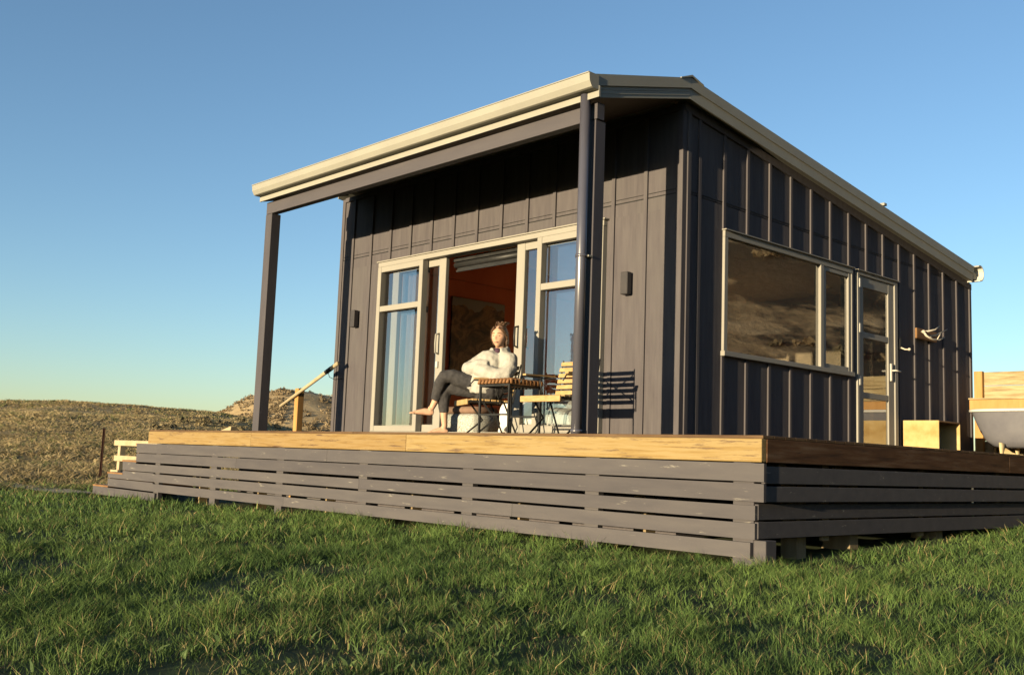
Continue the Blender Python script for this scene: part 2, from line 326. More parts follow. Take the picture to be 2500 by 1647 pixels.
box('head_batten', XL + .06, XR, YW - .02, YW + .003, 2.985, 3.04, 'cladding', fw)
# right-hand side wall round window and door
WY0, WY1, WZ0, WZ1 = 1.965, 4.34, .82, 1.985; DY0, DY1, DZ1 = 4.442, 5.365, 1.982
sw = box('side_wall', XR - T, XR, YW + T, WY0, -.1, WZ1, 'cladding', cabin)
for a, b, c, d in ((WY0, WY1, -.1, WZ0), (WY1, DY0, -.1, WZ1), (DY1, YB, -.1, WZ1)):
    box('cladding_sheet', XR - T, XR - .001, a, b, c, d, 'cladding', sw)
box('cladding_sheet', XR - T, XR, YW + T, YB, WZ1, 2.222, 'cladding', sw)
prism('cladding_sheet', [(YW + T, 2.234), (YB, 2.234), (YB, zback(YB) + .05), (YW + T, zback(YW + T) + .05)], 'x', XR - T, XR - .003, 'cladding', sw)
box('flashing', XR - T, XR - .008, YW + T, YB, 2.222, 2.234, 'black_metal', sw)
box('flashing', XR - .01, XR + .004, YW + .06, YB, 2.252, 2.256, 'black_metal', sw)
for i in range(16):
    y = 1.568 + .3855 * i; zt = zback(y) - .055; w = .041 if i < 15 else .055
    segs = [(-.05, zt)]
    if WY0 - .02 < y < WY1 - .02: segs = [(-.05, WZ0 - .022), (WZ1 + .012, zt)]
    if DY0 - .05 < y < DY1 + .03: segs = [(DZ1 + .012, zt)]
    for a, b in segs: box('batten', XR - .002, XR + .016, y, y + w, a, b, 'cladding', sw, .002)
prism('head_batten', [(YW, zback(YW) - .055), (YB, zback(YB) - .055), (YB, zback(YB) + .02), (YW, zback(YW) + .02)], 'x', XR - .003, XR + .022, 'cladding', sw)
box('corner_batten', XR - .003, XR + .024, YW + .05, YW + .10, -.08, 2.98, 'cladding', sw, .002)
lw = box('left_wall', XL, XL + T, YW + T, YB, -.1, 2.24, 'cladding', cabin)
bw = box('back_wall', XL + T, XR - T, YB - T, YB, -.1, 2.279, 'cladding', cabin)
prism('gable_sheet', [(YW + T, 2.24), (YB, 2.24), (YB, zback(YB) + .05), (YW + T, zback(YW + T) + .05)], 'x', XL, XL + T, 'cladding', lw)
bs = box('base_cladding', XL, XR - .02, YW + .02, YW + .045, -1.0, -.1, 'cladding', cabin)
box('base_sheet', XR - .05, XR - .02, YW + .046, YB, -1.0, -.1, 'cladding', bs); box('base_sheet', XL, XL + .03, YW + .046, YB, -1.0, -.1, 'cladding', bs)
# interior lining
box('floor_lining', XL + T, XR - T, YW + .02, YB - T, -.05, .03, 'floor_wood', cabin)
il = box('left_lining', XL + T, XL + T + .012, YW + T, YB - T, .03, 2.24, 'ply_red', cabin)
prism('lining_sheet', [(YW + T, 2.246), (YB - T, 2.246), (YB - T, 2.27), (YW + T, 3.03)], 'x', XL + T, XL + T + .012, 'ply_red', il)
box('back_lining', XL + T, XR - T, YB - T - .012, YB - T, .03, 2.284, 'ply_inner', cabin)
prism('ceiling_lining', [(YW + T, 3.06), (YB - T, 2.285), (YB - T, 2.27), (YW + T, 3.045)], 'x', XL + T, XR - T, 'ply_inner', cabin)
box('front_lining', XL + T, XR - T, YW + T, YW + T + .012, 2.12, 3.0, 'ply_red', cabin)
box('right_lining', XR - T - .012, XR - T, YW + T + .015, WY0, .03, 2.2, 'ply_red', cabin)
# roof
rf = prism('roof', [(1.283, 3.19), (YB + .02, zback(YB + .02) + .144), (YB + .02, zback(YB + .02) + .05), (1.283, 3.096)], 'x', XL - .05, XG - .04, 'trim_metal', cabin)
prism('veranda_sheet', [(1.281, 3.19), (.03, zfront(.03) + .144), (.03, zfront(.03) + .06), (1.281, 3.106)], 'x', XGL + .02, XG - .04, 'trim_metal', rf)
prism('soffit', [(1.30, 3.09), (.06, zfront(.06) + .05), (.06, zfront(.06) + .03), (1.30, 3.07)], 'x', XGL + .03, XG - .05, 'soffit', rf)
def barge(x0, x1, yb, nm):
    prism(nm, [(1.278, 3.046), (yb, zback(yb)), (yb, zback(yb) + .102), (1.278, 3.148)], 'x', x0, x1, 'trim_metal', rf)
    prism(nm, [(1.274, 3.142), (yb + .01, zback(yb) + .094), (yb + .01, zback(yb) + .19), (1.274, 3.236)], 'x', x0 - .01, x1 + .014, 'trim_metal', rf)
barge(XG - .035, XG - .018, YB - .19, 'barge_board')
barge(XL - .06, XL - .045, YB - .1, 'barge_board')
prism('barge_board', [(1.276, 3.046), (.088, zfront(.088)), (.055, zfront(.055) + .102), (1.276, 3.148)], 'x', XG - .036, XG - .019, 'trim_metal', rf)
prism('barge_board', [(1.272, 3.142), (.05, zfront(.05) + .098), (.01, zfront(.05) + .185), (1.272, 3.236)], 'x', XG - .046, XG - .004, 'trim_metal', rf)
for k in range(2): # small ribs folded into the lower barge
    zo = .03 + .035 * k
    prism('barge_rib', [(1.27, 3.046 + zo), (.11, zfront(.11) + zo), (.11, zfront(.11) + zo + .008), (1.27, 3.054 + zo)], 'x', XG - .03, XG - .0155, 'trim_metal', rf)
prism('barge_board', [(1.276, 3.046), (.088, zfront(.088)), (.055, zfront(.055) + .102), (1.276, 3.148)], 'x', XGL, XGL + .017, 'trim_metal', rf)
prism('ridge_cap', [(1.12, 3.20), (1.277, 3.262), (1.45, 3.215), (1.45, 3.205), (1.277, 3.245), (1.12, 3.19)], 'x', XL - .05, XG + .006, 'trim_metal', rf)
box('vent_pipe', -2.08, -1.70, 5.04, 5.10, 2.83, 2.86, 'trim_metal', rf)
box('vent_stub', -1.93, -1.89, 5.045, 5.095, 2.60, 2.832, 'trim_metal', rf)
box('fascia', XGL - .01, XG + .008, .045, .063, 2.722, 2.815, 'trim_metal', rf)
gp = [(-.080, 2.901), (-.080, 2.893), (-.072, 2.893), (-.072, 2.882), (-.066, 2.83), (-.040, 2.785), (-.02, 2.779), (.044, 2.779), (.044, 2.90), (.036, 2.90), (.036, 2.788), (-.018, 2.788), (-.035, 2.793), (-.058, 2.833), (-.064, 2.882), (-.066, 2.901)]
gu = prism('gutter', gp, 'x', XGL, XG, 'trim_metal', rf)
capp = [(-.080, 2.901), (-.072, 2.893), (-.066, 2.83), (-.040, 2.785), (-.02, 2.779), (.044, 2.779), (.044, 2.90)]
prism('gutter_end', capp, 'x', XG, XG + .004, 'trim_metal', rf); prism('gutter_end', capp, 'x', XGL - .004, XGL, 'trim_metal', rf)
# half-round gutter along the back eave, its pale end standing out past the barge
bm = bmesh.new(); yc, zc, r = YB - .11, 2.36, .105
arc = [(yc + r * math.cos(R_(a)), zc + r * math.sin(R_(a))) for a in range(-100, 121, 20)]
add_prism(bm, arc + [(yc + (r - .012) * math.cos(R_(a)), zc + (r - .012) * math.sin(R_(a))) for a in range(120, -101, -20)], 'x', XL, XG + .05)
bm_mesh('back_gutter', bm, rf, 'gutter_white')
# veranda frame
bmv = box('veranda_beam', XGL + .005, XG - .09, .135, .225, 2.583, 2.724, 'beam_paint', cabin, .003)
for x0 in (-7.031, -1.845):
    box('veranda_post', x0, x0 + .138, .14, .262, -.02, 2.583, 'post_paint', cabin, .004)
dp = tube('downpipe', [(-1.757, .064, 0.0), (-1.757, .064, 2.79)], .043, 'pipe_paint', cabin, 20)
for z in (1.42, .012): tube('pipe_collar', [(-1.757, .064, z), (-1.757, .064, z + .022)], .049, 'pipe_paint', dp, 20)
box('pipe_bracket', -1.765, -1.70, .09, .139, 1.425, 1.44, 'trim_metal', dp)
# wall lamps
for x0 in (-6.79, -2.375):
    l = box('wall_lamp', x0, x0 + .085, YW - .085, YW - .018, 1.337, 1.548, 'dark_plastic', cabin, .006)
    box('lamp_back_plate', x0 + .015, x0 + .07, YW - .018, YW + .001, 1.36, 1.525, 'dark_plastic', l)
# sliding door: two framed fixed lights with transoms in front, two leaves slid behind them
sl = box('sliding_door', -6.29, -2.628, YW - .05, YW + .10, 2.035, 2.092, 'frame_metal', cabin, .003)
box('head_flashing', -6.30, -2.60, YW - .07, YW + .02, 2.092, 2.104, 'frame_metal', sl)
box('sill', -6.29, -2.628, YW - .06, YW + .12, .0, .055, 'frame_metal', sl, .003)
def sash(x0, x1, y0, y1, z0, z1, st, rails, parent, pane='glass_front', trans=None):
    box('stile', x0, x0 + st, y0, y1, z0, z1, 'frame_metal', parent, .004); box('stile', x1 - st, x1, y0, y1, z0, z1, 'frame_metal', parent, .004)
    zs = [z0] + (trans or []) + [z1 - rails]
    for z in zs: box('rail', x0 + st, x1 - st, y0 + .004, y1 - .004, z, z + rails, 'frame_metal', parent, .003)
    ym = y1 - .014
    for a, b in zip(zs, zs[1:]): box('pane', x0 + st, x1 - st, ym - .004, ym + .004, a + rails, b, pane, parent)
FL = sash(-6.288, -5.41, YW - .055, YW + .028, .056, 2.034, .066, .066, sl, trans=[1.487])
FR = sash(-3.53, -2.63, YW - .055, YW + .028, .056, 2.034, .066, .066, sl, trans=[1.487])
sash(-6.10, -5.095, YW + .035, YW + .085, .058, 2.034, .12, .08, sl)
sash(-3.92, -2.90, YW + .035, YW + .085, .058, 2.034, .12, .08, sl)
def dhandle(x, y, z0, z1, mat):
    bm = bmesh.new(); add_tube(bm, [(x, y, z0), (x, y - .05, z0 + .012), (x, y - .055, (z0 + z1) / 2), (x, y - .05, z1 - .012), (x, y, z1)], .011, 8)
    bm_mesh('handle', bm, sl, mat, True)
dhandle(-5.16, YW + .035, .932, 1.162, 'frame_metal'); dhandle(-3.86, YW + .035, .935, 1.155, 'black_metal')
dhandle(-3.80, YW + .13, .935, 1.155, 'black_metal')
box('lock', -5.185, -5.15, YW + .01, YW + .036, .775, .85, 'gutter_white', sl, .006)
# side window
wn_ = box('side_window', XR - .05, XR + .028, WY0, WY1, WZ1 - .062, WZ1, 'frame_metal', cabin, .003)
box('window_flashing', XR, XR + .05, WY0 - .012, WY1 + .012, WZ1, WZ1 + .01, 'frame_metal', wn_)
box('sill', XR - .05, XR + .045, WY0 - .012, WY1 + .012, WZ0 - .02, WZ0 + .028, 'frame_metal', wn_, .004)
for y, w in ((WY0, .055), (3.675, .062), (WY1 - .03, .03)): box('jamb', XR - .05, XR + .027, y, y + w, WZ0 + .028, WZ1 - .062, 'frame_metal', wn_, .003)
box('pane', XR - .012, XR - .004, WY0 + .055, 3.675, WZ0 + .028, WZ1 - .062, 'glass_side', wn_)
for a, b in ((3.737, 3.79), (4.255, 4.31)): box('sash_stile', XR - .03, XR + .02, a, b, WZ0 + .03, WZ1 - .064, 'frame_metal', wn_, .003)
for a, b in ((WZ0 + .03, WZ0 + .075), (WZ1 - .108, WZ1 - .064)): box('sash_rail', XR - .03, XR + .018, 3.79, 4.255, a, b, 'frame_metal', wn_, .003)
box('pane', XR - .012, XR - .004, 3.79, 4.255, WZ0 + .075, WZ1 - .108, 'glass_side', wn_)
# side door
sdr = box('side_door', XR - .05, XR + .028, DY0, DY1, DZ1 - .045, DZ1, 'frame_metal', cabin, .003)
for y in (DY0, DY1 - .07): box('jamb', XR - .05, XR + .027, y, y + .07 if y > 5 else y + .045, -.02, DZ1 - .045, 'frame_metal', sdr, .003)
box('door_flashing', XR, XR + .05, DY0 - .02, DY1 + .02, DZ1, DZ1 + .01, 'frame_metal', sdr)
for a, b in ((DY0 + .047, DY0 + .15), (DY1 - .2, DY1 - .072)): box('stile', XR - .035, XR + .012, a, b, .0, DZ1 - .047, 'frame_metal', sdr, .003)
zr = [(.0, .10), (.587, .652), (1.252, 1.318), (1.817, DZ1 - .047)]
for a, b in zr: box('rail', XR - .032, XR + .01, DY0 + .15, DY1 - .2, a, b, 'frame_metal', sdr, .003)
for (a, b), (c, d) in zip(zr, zr[1:]): box('pane', XR - .014, XR - .006, DY0 + .15, DY1 - .2, b, c, 'glass_side', sdr)
for z in (.72, 1.30, 1.80): box('hinge', XR + .012, XR + .034, DY0 + .03, DY0 + .062, z, z + .10, 'gutter_white', sdr, .003)
box('handle_plate', XR + .012, XR + .03, DY1 - .17, DY1 - .13, .82, 1.02, 'gutter_white', sdr, .004)
tube('handle_lever', [(XR + .03, DY1 - .15, .94), (XR + .075, DY1 - .15, .94), (XR + .078, DY1 - .05, .935)], .01, 'gutter_white', sdr)
# blind cassette above the opening
rb = tube('roller_blind', [(-5.07, YW + .16, 1.955), (-3.93, YW + .16, 1.955)], .035, 'black_metal', cabin, 12)
box('blind_valance', -5.07, -3.93, YW + .125, YW + .20, 1.99, 2.034, 'black_metal', rb); box('blind_bar', -5.05, -3.95, YW + .15, YW + .17, 1.875, 1.90, 'black_metal', rb)
box('blind_cloth', -5.04, -3.96, YW + .158, YW + .162, 1.90, 1.93, 'black_metal', rb)
# things in the room
def drape(name, x0, x1, y, z0, z1, mat, label, amp=.035, n=46, waves=6):
    bm = bmesh.new(); cols = []
    for i in range(n + 1):
        u = i / n; x = x0 + (x1 - x0) * u; yy = y + amp * math.sin(u * waves * 2 * math.pi) + .012 * math.sin(u * 31)
        cols.append([bm.verts.new((x, yy, z)) for z in (z0, z1)] + [bm.verts.new((x, yy + .006, z)) for z in (z1, z0)])
    for a, b in zip(cols, cols[1:]):
        for k in range(4): bm.faces.new((a[k], b[k], b[(k + 1) % 4], a[(k + 1) % 4]))
    bm.faces.new(cols[0]); bm.faces.new(cols[-1][::-1])
    return bm_mesh(name, bm, None, mat, True, label=label, category='curtain')
drape('curtain', -6.15, -5.62, YW + .22, .032, 2.08, 'curtain', 'brown curtain gathered behind the left glass of the sliding door')
drape('curtain', -2.98, -2.70, YW + .22, .032, 2.08, 'sheer', 'pale sheer curtain behind the right glass of the sliding door', waves=4)
pt = thing('painting', (-7.05, 4.0, .62), 'dark landscape painting of brown hills hanging on the red plywood wall', 'painting')
box('canvas', -7.056, -7.03, 3.09, 4.08, .80, 2.0, 'painting_oil', pt, .003)
bed = thing('bed', (-3.3, 2.6, .03), 'low bed with rumpled white linen just inside the sliding door', 'bed')
box('bed_base', -4.30, -2.25, 1.66, 3.70, .031, .16, 'ply_red', bed)
bm = bmesh.new(); add_box(bm, -4.40, -2.2, 1.60, 3.76, .13, .385, .05)
add_tube(bm, [(-4.38, 1.66, .06), (-4.2, 1.60, .16), (-3.6, 1.58, .20), (-2.9, 1.58, .16), (-2.3, 1.62, .2)], [.04, .11, .15, .14, .13], 10)
remesh(bm, 'duvet', bed, 'linen', .03, 6, .03, 5)
bm = bmesh.new(); add_ball(bm, (-2.75, 3.4, .46), (.42, .26, .10), 3); bm_mesh('pillow', bm, bed, 'linen', True)
pf = thing('pouf', (-5.17, 1.85, .03), 'black and white speckled cube pouf behind the seated woman', 'pouf')
bm = bmesh.new(); add_box(bm, -5.50, -4.85, 1.66, 2.1, .031, .275, .035); bm_mesh('cover', bm, pf, 'speckle', True)
bm = bmesh.new(); add_box(bm, -5.48, -4.87, 1.68, 2.08, .277, .36, .03); bm_mesh('cushion', bm, pf, 'curtain', True)

# ------------------------------------------------------------------ deck
deck = thing('deck', (-4.7, 0, -.87), 'raised timber deck with pale beam edge and grey slatted skirting', 'deck')
L = 9.515
bd_n = 0
# boards: along X in front of the cabin, along Y-rows beside it (shared meshes)
def board_mesh(name, sx, sy, sz):
    bm = bmesh.new(); add_box(bm, 0, sx, 0, sy, 0, sz, .003); me = bpy.data.meshes.new(name); bm.to_mesh(me); bm.free(); return me
mA, mB, mC = board_mesh('deck_board', 4.75, .129, .022), board_mesh('deck_board', 4.76, .129, .022), board_mesh('deck_board', 1.70, .129, .022)
off = BASE['deck']
def put(me, x, y, z):
    o = link('deck_board', me, 'deck_timber', deck); o.location = Vector((x, y, z)) - off; return o
for i in range(10):
    y = .004 + .1335 * i
    put(mA, -L, y, -.022); put(mB, -L + 4.755, y, -.022)
for i in range(62): put(mC, -1.70, 1.339 + .1335 * i, -.022)
DE = 1.339 + .1335 * 62
# heavy edge beams
for a, b in ((-L, -6.782), (-6.778, -3.874), (-3.870, -.004)):
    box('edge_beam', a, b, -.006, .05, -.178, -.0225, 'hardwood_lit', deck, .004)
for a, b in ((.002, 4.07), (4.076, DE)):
    box('edge_beam', -.052, .0, a + (.05 if a < 1 else 0), b, -.18, -.0225, 'hardwood_stained_shaded', deck, .005)
# bearers and joists, out of the light
for y in (.35, 1.1): box('bearer', -L, -.1, y, y + .1, -.20, -.0225, 'pile_timber', deck)
for x in (-1.6, -.5): box('bearer', x, x + .1, 1.3, DE, -.20, -.0225, 'pile_timber', deck)
# front skirting boards; the lower rows run past the corner of the deck as the side of the steps
rows = [[(-9.878, -.186), (0.012, -.186), (0.012, -.308), (-9.878, -.310)],
        [(-9.872, -.318), (0.010, -.321), (0.010, -.440), (-9.868, -.432)],
        [(-10.30, -.440), (-9.862, -.440), (-9.862, -.459), (-.055, -.466), (-.055, -.562), (-10.286, -.557)],
        [(-10.282, -.566), (-9.3, -.568), (-9.28, -.579), (-.057, -.582), (-.057, -.687), (-10.774, -.680), (-10.782, -.620), (-10.285, -.620)],
        [(-10.772, -.690), (-9.3, -.692), (-9.28, -.708), (-.09, -.709), (-.09, -.812), (-9.0, -.808), (-10.76, -.796)],
        [(-11.285, -.815), (-9.215, -.826), (-9.215, -.93), (-11.285, -.93)]]
cut = [-5.2, -7.1, -4.607, -2.4, -6.0, None]
for ri, pts in enumerate(rows):
    y0 = .0 + .002 * (ri % 2)
    xs = cut[ri]
    if xs is None or ri == 2 and False:
        prism('skirting_board', pts, 'y', y0, y0 + .03, 'skirt_paint', deck); continue
    bm = bmesh.new(); add_prism(bm, pts, 'y', y0, y0 + .03)
    for side in (0, 1):
        b2 = bm.copy(); g = b2.verts[:] + b2.edges[:] + b2.faces[:]
        bmesh.ops.bisect_plane(b2, geom=g, plane_co=(xs + (.0015 if side else -.0015), 0, 0), plane_no=(1 if not side else -1, 0, 0), clear_outer=True)
        bmesh.ops.holes_fill(b2, edges=b2.edges[:]); bm_mesh('skirting_board', b2, deck, 'skirt_paint')
    bm.free()
for x in (-9.25, -7.69, -6.165, -4.59, -3.01, -1.545, -.18):       # studs behind the front skirting
    box('skirting_stud', x - .07, x + .07, .034, .09, -.90, -.181, 'skirt_paint', deck)
    box('pile', x - .07, x + .06, .62, .74, -.98, -.20, 'pile_timber', deck)
for i in range(6): box('skirting_board', -9.50, -7.20, 1.345, 1.372, -.30 - .128 * i, -.181 - .128 * i, 'skirt_paint', deck)  # unseen rear boards, added so the front skirting gaps stay dark
for i in range(6): box('skirting_board', -1.74, -1.712, 7.42, DE, -.30 - .128 * i, -.181 - .128 * i, 'skirt_paint', deck)  # more unseen boards, added to block the brightness behind the side skirting gaps
box('corner_post', -.21, -.088, .035, .165, -.99, -.182, 'post_paint', deck, .004)
box('corner_pile', -.086, .008, .034, .16, -.99, -.692, 'skirt_paint', deck, .004)
# side skirting
for a, b, c, d, x, ys in ((-.204, -.319, -.204, -.308, .0, .012), (-.336, -.440, -.330, -.437, .0, .012), (-.456, -.560, -.463, -.559, -.05, .012), (-.573, -.684, -.585, -.693, -.05, .012)):
    for y0, y1, za, zb in ((ys, 4.9, a, b), (4.903, DE, c, d)):
        box('skirting_board', x - .03, x, y0 + .02, y1, zb, za, 'skirt_paint', deck, .003)
for y in (.9, 2.4, 3.95, 5.5, 7.0, 8.6):
    box('skirting_stud', -.11, -.082, y, y + .09, -.72, -.18, 'pile_timber', deck)
for y in (1.42, 2.86, 4.25, 5.6, 7.0, 8.5):
    bm = bmesh.new(); add_prism(bm, [(-.42, -1.0), (-.12, -1.0), (-.12, -.3), (-.20, -.3)], 'y', y - .06, y + .06); bm_mesh('pile', bm, deck, 'pile_timber')
# steps down at the left end
for x0, x1, z in ((-9.91, -9.50, -.186), (-10.33, -9.86, -.418), (-10.82, -10.27, -.598), (-11.30, -10.76, -.792)):
    box('step_tread', x0, x1, .002, 1.30, z - .024, z, 'mount_wood', deck, .003)
    box('step_riser', x0 + .012, x0 + .03, .034, 1.29, z - .21, z - .026, 'mount_wood', deck)

# ------------------------------------------------------------------ chairs and table
def make_chair(label, origin, yaw, base_h=.335):
    t = thing('folding_armchair', origin, label, 'chair', 'folding armchairs on the veranda deck')
    t.rotation_euler = (0, 0, yaw)
    # local frame: front is -Y, seat between x -.24..+.24, y -.25..+.22
    o0 = BASE[t.name]; BASE[t.name] = Vector((0, 0, 0))
    sl_ = [(-.262, -.012, .045), (-.205, .004, .05), (-.142, .004, .05), (-.079, .003, .05), (-.016, .002, .05), (.047, .001, .05), (.11, .0, .05)]
    for i, (y, dz, w) in enumerate(sl_):
        if i == 0: box('seat_slat', -.235, .235, y, y + .02, base_h - .055, base_h - .002, 'slat_wood', t, .004)
        else: box('seat_slat', -.235, .235, y, y + w, base_h + dz - .018, base_h + dz, 'slat_wood', t, .004)
    tilt = Vector((0, .22, 1)).normalized(); b0 = Vector((0, .185, base_h + .03))
    for i in range(6):
        c = b0 + tilt * (.025 + .054 * i); w = .225 if i < 5 else .215
        bar('back_slat', c + Vector((-w, 0, 0)), c + Vector((w, 0, 0)), .036, .014, 'slat_wood', t, up=(0, 1, -.22))
    for s in (-1, 1):
        x = .222 * s
        bm = bmesh.new()
        add_tube(bm, [b0 + Vector((x * .97, .016, -.06)), b0 + tilt * .33 + Vector((x * .97, .016, 0))], .007, 6)
        bm_mesh('back_rail', bm, t, 'black_metal', True)
        bm = bmesh.new(); add_bar(bm, (x, -.10, base_h - .022), (x, .03, base_h - .18), .016, .008, (1, 0, 0)); add_bar(bm, (x, .035, base_h - .175), (x, -.15, .004), .016, .008, (1, 0, 0))
        bm_mesh('front_leg', bm, t, 'black_metal')
        bm = bmesh.new(); add_bar(bm, (x, .11, base_h - .02), (x, .25, .004), .016, .008, (1, 0, 0)); bm_mesh('rear_leg', bm, t, 'black_metal')
        bar('seat_rail', (x, -.25, base_h - .025), (x, .20, base_h - .02), .02, .012, 'black_metal', t, up=(0, 0, 1))
        xa = .25 * s
        bm = bmesh.new(); add_tube(bm, [(xa, .06, base_h - .02), (xa, .0, base_h + .15), (xa, .03, base_h + .175), (xa, .21, base_h + .185)], .007, 6); bm_mesh('arm_frame', bm, t, 'black_metal', True)
        bm = bmesh.new(); add_tube(bm, [(xa, -.245, base_h + .12), (xa, -.2, base_h + .175), (xa, .0, base_h + .183)], .007, 6); bm_mesh('arm_frame', bm, t, 'black_metal', True)
        bar('armrest', (xa, -.20, base_h + .192), (xa, .19, base_h + .202), .038, .014, 'slat_wood', t)
    for a, b in (((-.2, .04), (.2, .27)), ((.2, .04), (-.2, .27))):
        p = b0 + tilt * a[1] + Vector((a[0], .022, 0)); q = b0 + tilt * b[1] + Vector((b[0], .022, 0))
        bar('back_brace', p, q, .012, .005, 'black_metal', t, up=(0, 1, 0))
    bar('stretcher', (-.222, -.15, .012), (.222, -.15, .012), .012, .008, 'black_metal', t)
    BASE[t.name] = o0
    return t
make_chair('wooden slatted folding armchair standing empty beside the round downpipe', (-2.42, .55, 0), R_(2))
make_chair('wooden slatted folding armchair the woman sits in', (-3.60, .74, 0), R_(-26))
tb = thing('side_table', (-2.96, .46, 0), 'small square side table with woven brown top on black metal legs', 'table')
tx0, tx1, ty0, ty1, tz = -3.165, -2.762, .26, .66, .475
for x in (tx0, tx1 - .018):
    for y in (ty0, ty1 - .018): box('leg', x, x + .018, y, y + .018, .0, tz - .03, 'black_metal', tb)
bm = bmesh.new()
for y in (ty0, ty1 - .018): add_box(bm, tx0 + .019, tx1 - .019, y, y + .016, tz - .05, tz - .031)
for x in (tx0, tx1 - .018): add_box(bm, x, x + .016, ty0 + .019, ty1 - .019, tz - .052, tz - .033)
bm_mesh('top_frame', bm, tb, 'black_metal')
for y in (ty0, ty1 - .018): box('stretcher', tx0 + .018, tx1 - .018, y, y + .014, .165, .18, 'black_metal', tb)
n = 9; pw = (tx1 - tx0 + .02) / n
for i in range(n):
    x = tx0 - .01 + pw * i; bm = bmesh.new()
    add_tube(bm, [(x + pw / 2, ty0 - .012, tz - .028), (x + pw / 2, ty0 - .008, tz), (x + pw / 2, ty1 + .008, tz), (x + pw / 2, ty1 + .012, tz - .028)], [(.016, pw * .46)] * 4, 8)
    bm_mesh('woven_strap', bm, tb, 'woven', True)
bm = bmesh.new()
for i in range(n):
    y = ty0 - .008 + (ty1 - ty0 + .016) / n * (i + .5)
    add_tube(bm, [(tx1 + .012, y, tz - .03), (tx1 + .012, y, tz + .006), (tx1 - .03, y, tz + .014)], [(.008, .02)] * 3, 6)
    add_tube(bm, [(tx0 - .012, y, tz - .03), (tx0 - .012, y, tz + .006), (tx0 + .03, y, tz + .014)], [(.008, .02)] * 3, 6)
bm_mesh('strap_edge', bm, tb, 'woven', True)

# ------------------------------------------------------------------ the seated woman
person = thing('person', (-3.6, .62, 0), 'barefoot woman in white fleece jacket and dark jeans sitting with legs crossed', 'person')
V3 = Vector
HC = V3((-3.485, .775, .957)); FD = V3((.40, -.915, 0)).normalized(); FX = V3((-FD.y, FD.x, 0)) * -1; UZ = V3((0, 0, 1))
FX = FD.cross(UZ)                       # her right-hand side is -FX on screen order; only symmetry matters
HS = 1.07
def hd(x, y, z): return HC + FX * x * HS + FD * y * HS + UZ * z * HS
HR = Matrix((FX, FD, UZ)).transposed()
bm = bmesh.new()                        # skin: head, neck, hands, shins and feet in one surface
g = bmesh.ops.create_uvsphere(bm, u_segments=40, v_segments=28, radius=1)
for v in g['verts']:
    x, y, z = v.co; X, Y, Z = x * .068, y * .082, z * .102
    if z < 0:
        X *= 1 - .34 * (-z) ** 1.4; Y *= 1 - .10 * (-z); Y += .012 * (-z)
    if y > 0:
        e = lambda cx, cz, s: math.exp(-((X - cx) ** 2 + (Z - cz) ** 2) / (2 * s * s))
        ny = math.exp(-(X / .0085) ** 2) * max(0, 1 - abs(Z + .018) / .036)
        Y += .020 * ny * (1 if Z < .0 else .55)
        Y -= .009 * (e(.028, .004, .013) + e(-.028, .004, .013))
        Y += .005 * (e(.03, .028, .016) + e(-.03, .028, .016)) + .004 * (e(.036, -.028, .018) + e(-.036, -.028, .018))
        Y += .006 * math.exp(-(X / .02) ** 2 - ((Z + .055) / .010) ** 2) + .008 * math.exp(-(X / .02) ** 2 - ((Z + .088) / .014) ** 2)
    v.co = hd(X, Y, Z)
for s in (-1, 1): add_ball(bm, hd(.066 * s, -.012, -.006), (.010, .018, .028), 2, HR)
add_tube(bm, [HC + V3((0, 0, -.06)) - FD * .012, V3((-3.492, .805, .80)), V3((-3.495, .81, .74))], [.042, .045, .06], 14)
def foot(heel, toe, ank, up, out):
    heel, toe, ank = V3(heel), V3(toe), V3(ank); d = (toe - heel).normalized(); Lf = (toe - heel).length; up = V3(up); up = (up - d * up.dot(d)).normalized(); sd_ = d.cross(up)
    add_tube(bm, [heel + up * .024 - d * .008, heel + up * .03 + d * .02, heel + up * .034 + d * Lf * .35, heel + up * .026 + d * Lf * .62, heel + up * .018 + d * Lf * .84],
             [(.018, .018), (.032, .026), (.034, .029), (.025, .036), (.015, .038)], 12)
    add_tube(bm, [ank, heel + up * .055 + d * .035], [.026, .03], 12)
    for k in range(5):
        o = (k - 2) * .0155 * out; l = (.175, .17, .155, .135, .112)[k] / .175
        p = heel + d * Lf * .80 + sd_ * o + up * .014; q = heel + d * Lf * (.80 + .2 * l) + sd_ * o * 1.08 + up * .010
        add_tube(bm, [p, (p + q) / 2 + up * .004, q], [.010, .0085 if k else .011, .006 if k else .009], 8)
# crossed (upper) leg: shin and foot hanging to the left; standing leg below
add_tube(bm, [V3((-3.90, .375, .38)), V3((-3.922, .362, .31)), V3((-3.948, .34, .235))], [.042, .034, .026], 14)
foot((-3.935, .352, .175), (-4.085, .185, .178), (-3.945, .342, .245), (0, 0, 1), 1)
add_tube(bm, [V3((-3.880, .44, .27)), V3((-3.878, .448, .16)), V3((-3.872, .455, .075))], [.042, .034, .027], 14)
foot((-3.855, .475, .0), (-3.975, .335, -.002), (-3.87, .457, .09), (0, 0, 1), 1)
def hand(wr, dirv, palm, s=1):
    wr, d, pn = V3(wr), V3(dirv).normalized(), V3(palm); pn = (pn - d * pn.dot(d)).normalized(); sd_ = d.cross(pn) * s
    add_tube(bm, [wr - d * .03, wr, wr + d * .03, wr + d * .07], [(.017, .022), (.014, .024), (.012, .034), (.010, .034)], 10)
    for k, l in enumerate((.058, .068, .072, .062)):
        b = wr + d * .068 + sd_ * (-.024 + .016 * k); m_ = b + d * l * .55 + pn * .008; add_tube(bm, [b, m_, m_ + d * l * .4 + pn * .018], [.0078, .0075, .006], 7)
    b = wr + d * .02 - sd_ * .028; add_tube(bm, [b, b + d * .03 - sd_ * .018 + pn * .006, b + d * .055 - sd_ * .02 + pn * .016], [.009, .009, .007], 7)
